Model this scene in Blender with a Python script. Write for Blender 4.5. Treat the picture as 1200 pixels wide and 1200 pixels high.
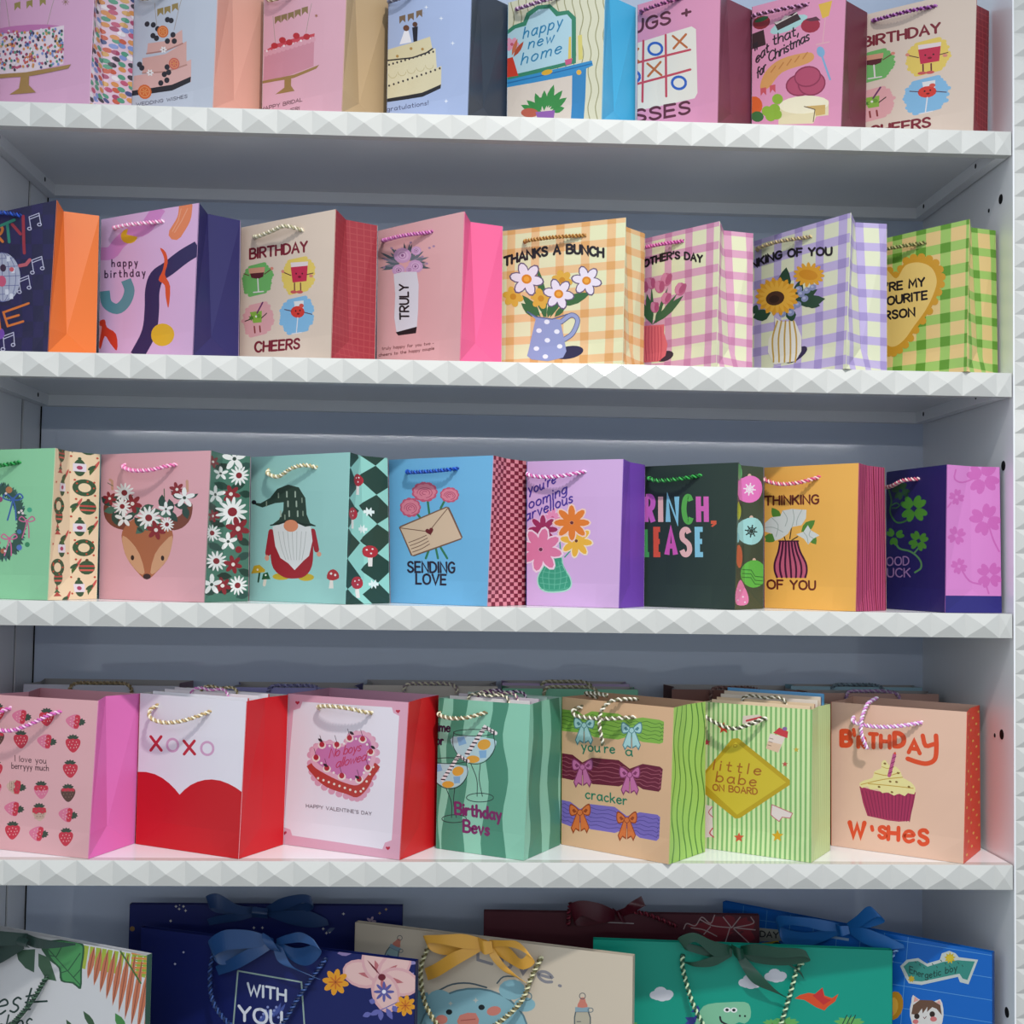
import bpy, math, random
import numpy as np
from mathutils import Vector, Matrix
from mathutils.geometry import tessellate_polygon

for o in list(bpy.data.objects): bpy.data.objects.remove(o)
S = bpy.context.scene; COL = S.collection
R = math.radians; PI = math.pi

# ------------------------------------------------------------------ camera, light, exposure
cam = bpy.data.objects.new('camera', bpy.data.cameras.new('camera')); COL.objects.link(cam)
yaw, pit, rol = 0.04127, 0.04307, 0.01525
fw = Vector((math.sin(yaw)*math.cos(pit), math.cos(yaw)*math.cos(pit), math.sin(pit)))
rt = Vector((math.cos(yaw), -math.sin(yaw), 0)); up = rt.cross(fw)
rx = rt*math.cos(rol) + up*math.sin(rol); ux = -rt*math.sin(rol) + up*math.cos(rol)
M = Matrix((rx, ux, -fw)).transposed().to_4x4(); M.translation = Vector((0, -1.93499, 1.52814))
cam.matrix_world = M
cam.data.sensor_width = 36; cam.data.lens = 36*1450/1200; cam.data.clip_start = .05
S.camera = cam

W = bpy.data.worlds.new('shop_ambience'); S.world = W; W.use_nodes = True
bg = W.node_tree.nodes['Background']; bg.inputs[0].default_value = (.80, .90, 1, 1); bg.inputs[1].default_value = .76

def area(name, loc, target, size, size_y, power, color=(1, 1, 1)):
    l = bpy.data.lights.new(name, 'AREA'); l.shape = 'RECTANGLE'; l.size = size; l.size_y = size_y
    l.energy = power; l.color = color
    o = bpy.data.objects.new(name, l); COL.objects.link(o); o.location = loc
    o.rotation_euler = (Vector(target)-Vector(loc)).to_track_quat('-Z', 'Y').to_euler()
    return o
sp_l = bpy.data.lights.new('ceiling_spot', 'SPOT'); sp_l.energy = 300; sp_l.color = (1, .97, .93); sp_l.spot_size = R(62); sp_l.spot_blend = 1; sp_l.shadow_soft_size = .06
sp_o = bpy.data.objects.new('ceiling_spot', sp_l); COL.objects.link(sp_o); sp_o.location = (.55, -1.9, 3.9)
sp_o.rotation_euler = (Vector((0, 0, .92))-Vector((.55, -1.9, 3.9))).to_track_quat('-Z', 'Y').to_euler()
area('front_fill', (-.4, -3.2, 3.4), (0, 0, 1.3), 2.6, .8, 14, (.95, .98, 1))  # added area fill from the front to soften contrast, not a known lamp
area('far_ceiling_strip', (.3, -13, 3.23), (.3, -3, 0), 9.4, .07, 95)
S.view_settings.view_transform = 'Standard'; S.view_settings.look = 'None'
S.view_settings.exposure = .13; S.view_settings.gamma = 1; S.view_settings.use_curve_mapping = False

# ------------------------------------------------------------------ materials
def lin(h):
    h = h.lstrip('#'); c = [int(h[i:i+2], 16)/255 for i in (0, 2, 4)]
    return tuple(x/12.92 if x <= .04045 else ((x+.055)/1.055)**2.4 for x in c) + (1.,)
def ink(h, k=1.03):                                     # printing ink on absorbent paper
    c = lin(h); g = .2126*c[0]+.7152*c[1]+.0722*c[2]; return tuple(.80*max(0, g+(x-g)*k) for x in c[:3]) + (1.,)
def mat(name, color, rough=.5, spec=.5, bump=0, scale=400, vary=0):
    m = bpy.data.materials.new(name); m.use_nodes = True; nt = m.node_tree; b = nt.nodes['Principled BSDF']
    b.inputs['Roughness'].default_value = rough; b.inputs['Specular IOR Level'].default_value = spec
    tc = nt.nodes.new('ShaderNodeTexCoord'); no = nt.nodes.new('ShaderNodeTexNoise')
    no.inputs['Scale'].default_value = scale; no.inputs['Detail'].default_value = 3
    nt.links.new(tc.outputs['Object'], no.inputs['Vector'])
    if color is None:                                   # printed paper: flat ink colours of the sheet
        a = nt.nodes.new('ShaderNodeAttribute'); a.attribute_name = 'ink'
        nt.links.new(a.outputs['Color'], b.inputs['Base Color'])
    else:
        mx = nt.nodes.new('ShaderNodeMix'); mx.data_type = 'RGBA'
        c = lin(color); mx.inputs[6].default_value = c; mx.inputs[7].default_value = tuple(x*(1-vary) for x in c[:3]) + (1,)
        nt.links.new(no.outputs['Fac'], mx.inputs[0]); nt.links.new(mx.outputs[2], b.inputs['Base Color'])
    if bump:
        bp = nt.nodes.new('ShaderNodeBump'); bp.inputs['Strength'].default_value = bump; bp.inputs['Distance'].default_value = .0005
        nt.links.new(no.outputs['Fac'], bp.inputs['Height']); nt.links.new(bp.outputs['Normal'], b.inputs['Normal'])
    return m
M_PAPER = mat('printed_paper', None, .42, .35, .06, 900)
M_ROPE = mat('twisted_rope', None, .45, .4, .1, 1500)
M_SATIN = mat('satin_ribbon', None, .32, .5, .1, 700)
M_STUD = mat('glossy_white_studs', 'c3c3bf', .13, .5, 0, 60, .03)
M_LAM = mat('white_laminate', 'e8e9ec', .22, .5, .02, 5, .04)
M_BACK = mat('glossy_grey_laminate', 'c2cde0', .05, .5, .003, 4, .04)
M_HOLE = mat('dark_hole', '101012', .7, .2)
M_FLOOR = mat('pale_floor_tile', 'aeaca8', .3, .5, 0, 3, .1)

# ------------------------------------------------------------------ mesh helpers
def link(name, verts, faces, material, parent=None, inks=None, loc=None, smooth=False):
    me = bpy.data.meshes.new(name); me.from_pydata([tuple(v) for v in verts], [], faces); me.materials.append(material)
    if inks is not None:
        at = me.color_attributes.new('ink', 'FLOAT_COLOR', 'CORNER'); buf = []
        for f, c in zip(faces, inks): buf += list(c)*len(f)
        at.data.foreach_set('color', buf)
    if smooth: me.polygons.foreach_set('use_smooth', [True]*len(me.polygons))
    me.update(); o = bpy.data.objects.new(name, me); COL.objects.link(o)
    if parent: o.parent = parent
    if loc: o.location = loc
    return o
class MB:
    def __init__(s): s.v = []; s.f = []; s.c = []
    def add(s, vs, fs, ink=None):
        n = len(s.v); s.v += [tuple(v) for v in vs]; s.f += [tuple(i+n for i in f) for f in fs]; s.c += [ink]*len(fs)
    def box(s, x0, x1, y0, y1, z0, z1, ink=None):
        v = [(x, y, z) for x in (x0, x1) for y in (y0, y1) for z in (z0, z1)]
        s.add(v, [(0, 1, 3, 2), (4, 6, 7, 5), (0, 4, 5, 1), (2, 3, 7, 6), (0, 2, 6, 4), (1, 5, 7, 3)], ink)
    def out(s, name, m, parent=None, **k):
        return link(name, s.v, s.f, m, parent, s.c if s.c and s.c[0] else None, **k)
def empty(name, label, cat, loc=(0, 0, 0), rz=0, group=None):
    o = bpy.data.objects.new(name, None); COL.objects.link(o); o.location = loc; o.rotation_euler = (0, 0, rz)
    o.empty_display_size = .05; o['label'] = label; o['category'] = cat
    if group: o['group'] = group
    return o
def spline(P, n=6, closed=False):
    P = [np.array(p, float) for p in P]
    if len(P) < 3: return P
    Q = [P[-1]]+P+[P[0], P[1]] if closed else [2*P[0]-P[1]]+P+[2*P[-1]-P[-2]]
    out = []
    for i in range(1, len(Q)-2):
        a, b, c, d = Q[i-1:i+3]
        for k in range(n):
            t = k/n; out.append(.5*((2*b)+(c-a)*t+(2*a-5*b+4*c-d)*t*t+(3*b-a-3*c+d)*t**3))
    if not closed: out.append(P[-1])
    return out

# ------------------------------------------------------------------ single-stroke lettering
GL = {
'A': (7, '0,0 3.5,10 7,0|1.2,3.4 5.8,3.4'), 'B': (6.2, '0,0 0,10|~0,10 4,10 5.8,8.4 5.2,6.4 3.4,5.4 0,5.3|~0,5.3 4.2,5.2 6.4,3.6 6,1.2 4,0 0,0'),
'C': (6.6, '~6.5,8.3 5,9.8 3,9.9 1,8.4 0,5 1,1.6 3,.1 5,.2 6.5,1.7'), 'D': (6.8, '0,0 0,10|~0,10 3.2,9.9 6,8 6.8,5 6,2 3.2,.1 0,0'),
'E': (5.6, '5.5,10 0,10 0,0 5.5,0|0,5.2 4.8,5.2'), 'F': (5.4, '5.4,10 0,10 0,0|0,5.2 4.6,5.2'),
'G': (6.8, '~6.5,8.5 5,9.8 3,9.9 1,8.4 0,5 1,1.6 3.2,0 5.5,.5 6.7,2.2|6.7,2.2 6.7,4.7 4,4.7'), 'H': (6.4, '0,0 0,10|6.3,0 6.3,10|0,5.2 6.3,5.2'),
'I': (.4, '.2,0 .2,10'), 'K': (6.2, '0,0 0,10|6,10 0,4.4|2,6.2 6.2,0'), 'L': (5.2, '0,10 0,0 5.2,0'), 'M': (8, '0,0 .6,10 4,3 7.4,10 8,0'),
'N': (6.6, '0,0 0,10 6.6,0 6.6,10'), 'O': (7.6, '~3.8,10 1,8.6 0,5 1,1.4 3.8,0 6.6,1.4 7.6,5 6.6,8.6 3.8,10'), 'P': (6, '0,0 0,10|~0,10 4,10 6,8.4 5.6,5.8 3.6,4.6 0,4.5'),
'R': (6.2, '0,0 0,10|~0,10 4,10 6,8.4 5.6,6.2 3.6,5.1 0,5|2.6,5 6.2,0'), 'S': (5.8, '~5.4,8.5 4.2,9.8 2.2,9.9 .5,8.6 .8,6.4 3,5.2 5.2,3.8 5.6,1.6 3.8,.1 1.6,.2 .1,1.8'),
'T': (6.6, '0,10 6.6,10|3.3,10 3.3,0'), 'U': (6.4, '0,10 0,10|~0,10 .1,3 1.4,.4 3.2,0 5,.4 6.3,3 6.4,10'), 'V': (6.8, '0,10 3.4,0 6.8,10'), 'W': (9.4, '0,10 2.4,0 4.7,8 7,0 9.4,10'),
'X': (6.4, '0,0 6.4,10|0,10 6.4,0'), 'Y': (6.6, '0,10 3.3,5 6.6,10|3.3,5 3.3,0'), "'": (1, '.8,10.4 .2,7.6'), ',': (1.2, '1,1.4 .2,-1.8'), '.': (.8, '.2,.3 .6,.3'), '!': (.6, '.3,10 .3,3|.3,.6 .3,0'),
'+': (5, '0,5 5,5|2.5,7.5 2.5,2.5'), '-': (3, '0,3 3,3'), ' ': (3.2, ''),
'a': (5.2, '~4.8,4.6 3.4,6 1.4,5.6 .1,3.2 .9,.6 2.6,.1 4.2,1.6 4.9,4.6|~4.9,6 4.8,2 5.4,.1'), 'b': (4.8, '0,10 0,0|~0,3 1,5.4 3,5.9 4.7,4 4.5,1.4 2.8,.1 .9,.6 0,2.4'), 'c': (4.2, '~4.1,5.2 2.6,6 .8,5 0,3 .8,.8 2.4,0 4.2,1'),
'd': (5, '~4.8,4.4 3.4,6 1.4,5.6 .1,3 .9,.6 2.6,.1 4.2,1.4 4.8,3.4|4.9,10 4.9,0'), 'e': (4.6, '~.2,3.2 4.4,3.6 4,5.2 2.4,6 .7,5 0,2.8 .9,.7 2.6,0 4.5,1.1'), 'f': (3.4, '~3.8,9.4 2.4,10 1.4,8.4 1.2,4 1.2,0|0,5.8 3,5.8'),
'g': (5, '~4.7,4.6 3.2,6 1.2,5.4 .1,3.2 .9,1 2.6,.4 4.2,1.8 4.8,4.4|~4.9,6 4.8,0 4.2,-2.6 2.2,-3.2 .4,-2.2'), 'h': (4.6, '0,10 0,0|~0,3 1.4,5.4 3,5.9 4.4,4.6 4.5,2 4.5,0'), 'i': (.6, '.3,6 .3,0|.3,8.3 .3,8.9'), 'j': (2, '1.6,6 1.6,-2'),
'k': (4.4, '0,10 0,0|4,6 0,2.4|1.4,3.6 4.4,0'), 'l': (.6, '.3,10 .3,0'), 'm': (7.4, '0,6 0,0|~0,3.4 1,5.4 2.4,5.9 3.5,4.6 3.6,0|~3.6,3.4 4.6,5.4 6,5.9 7.2,4.6 7.3,0'), 'n': (4.6, '0,6 0,0|~0,3 1.4,5.4 3,5.9 4.4,4.6 4.5,2 4.5,0'),
'o': (4.8, '~2.4,6 .6,5 0,3 .6,1 2.4,0 4.2,1 4.8,3 4.2,5 2.4,6'), 'p': (4.8, '0,6 0,-3.4|~0,3 1,5.4 3,5.9 4.7,4 4.5,1.4 2.8,.1 .9,.6 0,2.4'), 'r': (3.4, '0,6 0,0|~0,3 1,5.2 2.2,6 3.4,5.6'), 's': (3.8, '~3.6,5.2 2,6 .5,5 .9,3.6 2.8,2.6 3.6,1.2 2.2,0 .1,.8'),
't': (3.4, '~1.4,9 1.3,3 1.6,.6 3.4,.3|0,6 3.2,6'), 'u': (4.6, '~0,6 .1,2 1.2,.2 2.8,.4 4.4,2.6|~4.5,6 4.4,2 4.9,0'), 'v': (4.4, '0,6 2.2,0 4.4,6'), 'w': (6.6, '0,6 1.6,0 3.3,5 5,0 6.6,6'), 'x': (4.2, '0,0 4.2,6|0,6 4.2,0'), 'y': (4.6, '0,6 2.4,.4|4.6,6 1.4,-3.4'),
}

def homography(src, dst):
    A, b = [], []
    for (x, y), (u, v) in zip(src, dst):
        A.append([x, y, 1, 0, 0, 0, -u*x, -u*y]); b.append(u); A.append([0, 0, 0, x, y, 1, -v*x, -v*y]); b.append(v)
    h = np.append(np.linalg.solve(np.array(A, float), np.array(b, float)), 1).reshape(3, 3)
    return lambda p: tuple((lambda q: (q[0]/q[2], q[1]/q[2]))(h @ np.array((p[0], p[1], 1.))))
def clip(poly, tri):                                   # convex polygon against a triangle (2D)
    s = (tri[1][0]-tri[0][0])*(tri[2][1]-tri[0][1])-(tri[1][1]-tri[0][1])*(tri[2][0]-tri[0][0])
    for i in range(3):
        a, b = tri[i], tri[(i+1) % 3]
        if s < 0: a, b = b, a
        ex, ey = b[0]-a[0], b[1]-a[1]
        ds = [ex*(p[1]-a[1])-ey*(p[0]-a[0]) for p in poly]
        if min(ds) >= -1e-12: continue
        out = []
        for k in range(len(poly)):
            p, q, dp, dq = poly[k], poly[(k+1) % len(poly)], ds[k], ds[(k+1) % len(poly)]
            if dp >= 0: out.append(p)
            if (dp >= 0) != (dq >= 0):
                t = dp/(dp-dq); out.append((p[0]+(q[0]-p[0])*t, p[1]+(q[1]-p[1])*t))
        poly = out
        if len(poly) < 3: return []
    return poly

class Art:
    """Flat artwork of one sheet: coloured shapes in drawing units, mapped to sheet coordinates (0..1) by self.map."""
    def __init__(s, mapping=None, frame=(0, 0, 1)): s.shapes = []; s.g = 0; s.gs = []; s.m = mapping or (lambda p: p); s.fr(*frame)
    def fr(s, ox, oy, k): s.o = (ox, oy, k); return s
    def P(s, p): ox, oy, k = s.o; return s.m((ox+p[0]/k, oy+p[1]/k))
    def tris(s, T, color): s.shapes.append((T, ink(color))); s.gs.append(s.g)
    def poly(s, pts, color, smooth=0):
        if smooth: pts = spline(pts, smooth, True)
        q = [s.P(p) for p in pts]
        T = [tuple(q[i] for i in t) for t in tessellate_polygon([[Vector((a, b, 0)) for a, b in q]])]
        s.tris(T, color)
    def ell(s, x, y, rx, ry, color, rot=0, n=14):
        c, d = math.cos(R(rot)), math.sin(R(rot))
        q = [s.P((x+rx*math.cos(t)*c-ry*math.sin(t)*d, y+rx*math.cos(t)*d+ry*math.sin(t)*c)) for t in (2*PI*i/n for i in range(n))]
        s.tris([(q[0], q[i], q[i+1]) for i in range(1, n-1)], color)
    def ring(s, x, y, rx, ry, w, color, a0=0, a1=360, n=24):
        s.line([(x+rx*math.cos(R(a0+(a1-a0)*i/n)), y+ry*math.sin(R(a0+(a1-a0)*i/n))) for i in range(n+1)], color, w, cap=False)
    def line(s, pts, color, w, smooth=0, cap=True):
        if smooth: pts = spline(pts, smooth)
        P = [np.array(p, float) for p in pts]
        P = [p for i, p in enumerate(P) if i == 0 or np.hypot(*(p-P[i-1])) > 1e-6]
        if len(P) < 2: return
        r = w/2; L, Rr = [], []
        for i, p in enumerate(P):
            a = P[i]-P[i-1] if i else P[1]-P[0]; b = P[i+1]-P[i] if i < len(P)-1 else a
            a = a/np.hypot(*a); b = b/np.hypot(*b); t = a+b; l = np.hypot(*t)
            t = t/l if l > .05 else b
            n = np.array((-t[1], t[0])); k = min(1/max(abs(n @ np.array((-a[1], a[0]))), .45), 1.9)
            L.append(p+n*r*k); Rr.append(p-n*r*k)
        T = []
        for i in range(len(P)-1): T += [(L[i], L[i+1], Rr[i+1]), (L[i], Rr[i+1], Rr[i])]
        if cap:
            for p, q in ((P[0], P[1]), (P[-1], P[-2])):
                d = (p-q)/np.hypot(*(p-q)); n = np.array((-d[1], d[0]))
                c = [p+r*(d*math.sin(a)+n*math.cos(a)) for a in (0, PI/4, PI/2, 3*PI/4, PI)]
                T += [(c[0], c[i], c[i+1]) for i in (1, 2, 3)]
        s.tris([tuple(s.P(p) for p in t) for t in T], color)
    def text(s, txt, path, h, color, w, up=(0, -1), gap=2.2, script=False, slant=0, cap=True):
        s.g += 1
        path = [np.array(p, float) for p in (spline(path, 8) if len(path) > 2 else path)]
        seg = [np.hypot(*(path[i+1]-path[i])) for i in range(len(path)-1)]; tot = sum(seg)
        adv = [GL[c][0] for c in txt]; W_ = sum(adv)+gap*(len(txt)-1); x = 0
        def at(t):
            d = t*tot
            for i, l in enumerate(seg):
                if d <= l or i == len(seg)-1: return path[i]+(path[i+1]-path[i])*(d/l)
                d -= l
        for c, a in zip(txt, adv):
            for st in GL[c][1].split('|'):
                if not st: continue
                sm = st[0] == '~'; pts = [tuple(float(n) for n in q.split(',')) for q in st.lstrip('~').split()]
                if len(pts) == 2 and pts[0] == pts[1]: continue
                if sm: pts = [tuple(p) for p in spline(pts, 3)]
                s.line([at((x+px+slant*py)/W_)+np.array(up)*h*py/10 for px, py in pts], color, w, cap=cap)
            x += a+gap
    def star(s, x, y, r, color, n=5, inner=.45, rot=-90):
        s.poly([(x+(r if i % 2 == 0 else r*inner)*math.cos(R(rot+180*i/n)), y+(r if i % 2 == 0 else r*inner)*math.sin(R(rot+180*i/n))) for i in range(2*n)], color)
    def flower(s, x, y, r, n, petal, center, pw=.26, cr=.22, rot=0, halo=None, sq=1):
        if halo:
            for i in range(n):
                a = rot+360*i/n; s.ell(x+.56*r*math.cos(R(a)), y+.56*r*sq*math.sin(R(a)), r*.56, r*(pw+.07), halo, a, 10)
        for i in range(n):
            a = rot+360*i/n; s.ell(x+.55*r*math.cos(R(a)), y+.55*r*sq*math.sin(R(a)), r*.47, r*pw, petal, a, 10)
        if center: s.ell(x, y, r*cr, r*cr*sq, center, 0, 12)
    def heart(s, x, y, r, color, rot=0):
        pts = [(16*math.sin(t)**3, -(13*math.cos(t)-5*math.cos(2*t)-2*math.cos(3*t)-math.cos(4*t))) for t in (2*PI*i/22 for i in range(22))]
        c, d = math.cos(R(rot)), math.sin(R(rot))
        s.poly([(x+r/16*(a*c-b*d), y+r/16*(a*d+b*c)) for a, b in pts], color)
    def leaf(s, x0, y0, x1, y1, w, color):
        a, b = np.array((x0, y0), float), np.array((x1, y1), float); d = b-a; n = np.array((-d[1], d[0]))/np.hypot(*d)*w/2
        s.poly([a, a+d*.3+n*.85, a+d*.55+n, a+d*.8+n*.6, b, a+d*.8-n*.6, a+d*.55-n, a+d*.3-n*.85], color)

class Sheet:
    """A sheet of paper: triangles given both in sheet coordinates and in space, outward side first."""
    def __init__(s, us, vs, pos, flip=None):
        s.t = []
        for i in range(len(us)-1):
            for j in range(len(vs)-1):
                a, b, c, d = (us[i], vs[j]), (us[i+1], vs[j]), (us[i+1], vs[j+1]), (us[i], vs[j+1])
                T = ((a, b, d), (b, c, d)) if flip and flip(i, j) else ((a, b, c), (a, c, d))
                for t in T:
                    x = [np.array(pos(*p), float) for p in t]; n = np.cross(x[1]-x[0], x[2]-x[0]); n /= np.linalg.norm(n)
                    s.t.append((t, x, n))
    def map(s, art, mb, base=0., step=2.5e-6):
        for k, (T, col) in enumerate(art.shapes):
            off = base+step*(k+1)
            for tri in T:
                x0, x1 = min(p[0] for p in tri), max(p[0] for p in tri); y0, y1 = min(p[1] for p in tri), max(p[1] for p in tri)
                for uv, X, n in s.t:
                    if x1 < min(uv[0][0], uv[1][0], uv[2][0]) or x0 > max(uv[0][0], uv[1][0], uv[2][0]) or y1 < min(uv[0][1], uv[1][1], uv[2][1]) or y0 > max(uv[0][1], uv[1][1], uv[2][1]): continue
                    q = clip(list(tri), uv)
                    if len(q) < 3: continue
                    (a, b), (c, d), (e, f) = uv; D = (d-f)*(a-e)+(e-c)*(b-f); V = []
                    for u, v in q:
                        l0 = ((d-f)*(u-e)+(e-c)*(v-f))/D; l1 = ((f-b)*(u-e)+(a-e)*(v-f))/D
                        V.append(X[0]*l0+X[1]*l1+X[2]*(1-l0-l1)+n*off)
                    if np.dot(np.cross(V[1]-V[0], V[2]-V[0]), n) < 0: V.reverse()
                    mb.add(V, [tuple(range(len(V)))], col)
    def paper(s, mb, col, inside, th=.0006):
        edges = {}
        for uv, X, n in s.t:
            mb.add(X, [(0, 1, 2)], col); mb.add([x-n*th for x in X], [(0, 2, 1)], inside)
            for i in range(3):
                key = frozenset((tuple(np.round(X[i], 6)), tuple(np.round(X[(i+1) % 3], 6))))
                edges.setdefault(key, []).append((X[i], X[(i+1) % 3], n))
        for e in edges.values():
            if len(e) == 1:
                a, b, n = e[0]; mb.add([a, b, b-n*th, a-n*th], [(0, 3, 2, 1)], col)
    def at(s, u, v, off=0.):
        best = None
        for uv, X, n in sorted(s.t, key=lambda t: (sum(p[0] for p in t[0])/3-u)**2+(sum(p[1] for p in t[0])/3-v)**2):
            (a, b), (c, d), (e, f) = uv; D = (d-f)*(a-e)+(e-c)*(b-f)
            l0 = ((d-f)*(u-e)+(e-c)*(v-f))/D; l1 = ((f-b)*(u-e)+(a-e)*(v-f))/D
            if best is None: best = (X, l0, l1, n)
            if min(l0, l1, 1-l0-l1) > -1e-4: best = (X, l0, l1, n); break
        X, l0, l1, n = best
        return X[0]*l0+X[1]*l1+X[2]*(1-l0-l1)+n*off

# ------------------------------------------------------------------ rope handles and ribbons
def rope(name, path, colors, parent, r=.0035, pitch=.011, label=None):
    P = spline(path, 14); d = [0]
    for i in range(1, len(P)): d.append(d[-1]+np.linalg.norm(P[i]-P[i-1]))
    n = max(8, int(d[-1]/pitch*9)); ts = np.linspace(0, d[-1], n)
    Q = np.array([[np.interp(t, d, [p[k] for p in P]) for k in range(3)] for t in ts])
    T = np.gradient(Q, axis=0); T /= np.linalg.norm(T, axis=1)[:, None]
    N = np.cross(T[0], (0, 0, 1.)); N = N/np.linalg.norm(N) if np.linalg.norm(N) > .1 else np.array((1., 0, 0))
    mb = MB(); frames = []
    for i in range(n):
        N = N-T[i]*(N @ T[i]); N /= np.linalg.norm(N); frames.append((N.copy(), np.cross(T[i], N)))
    ns, K = len(colors), 6
    for s in range(ns):
        V = []
        for i in range(n):
            a = 2*PI*(ts[i]/pitch+s/ns); A, B = frames[i]; c = Q[i]+(A*math.cos(a)+B*math.sin(a))*r*.52
            for k in range(K):
                b = 2*PI*k/K; V.append(c+(A*math.cos(b)+B*math.sin(b))*r*.56)
        F = [(i*K+k, i*K+(k+1) % K, (i+1)*K+(k+1) % K, (i+1)*K+k) for i in range(n-1) for k in range(K)]
        F += [tuple(range(K-1, -1, -1)), tuple((n-1)*K+k for k in range(K))]
        mb.add(V, F, lin(colors[s]))
    o = mb.out(name, M_ROPE, parent, smooth=True)
    if label: o['label'] = label
    return o
def ribbon(mb, pts, ink, n=8, th=.0008):
    """pts: (centre, half-width vector) pairs in space; a strip of cloth with real thickness."""
    C = spline([p[0] for p in pts], n); H = spline([p[1] for p in pts], n); k = len(C); V = []
    for i in range(k):
        t = C[min(i+1, k-1)]-C[max(i-1, 0)]; nn = np.cross(t, H[i]); l = np.linalg.norm(nn); nn = nn/l*th/2 if l > 1e-9 else np.array((0, -th/2, 0))
        V += [C[i]+H[i]+nn, C[i]-H[i]+nn, C[i]-H[i]-nn, C[i]+H[i]-nn]
    F = [(4*i+j, 4*i+(j+1) % 4, 4*i+4+(j+1) % 4, 4*i+4+j) for i in range(k-1) for j in range(4)]
    F += [(3, 2, 1, 0), (4*k-4, 4*k-3, 4*k-2, 4*k-1)]
    mb.add(V, F, lin(ink))
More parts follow.
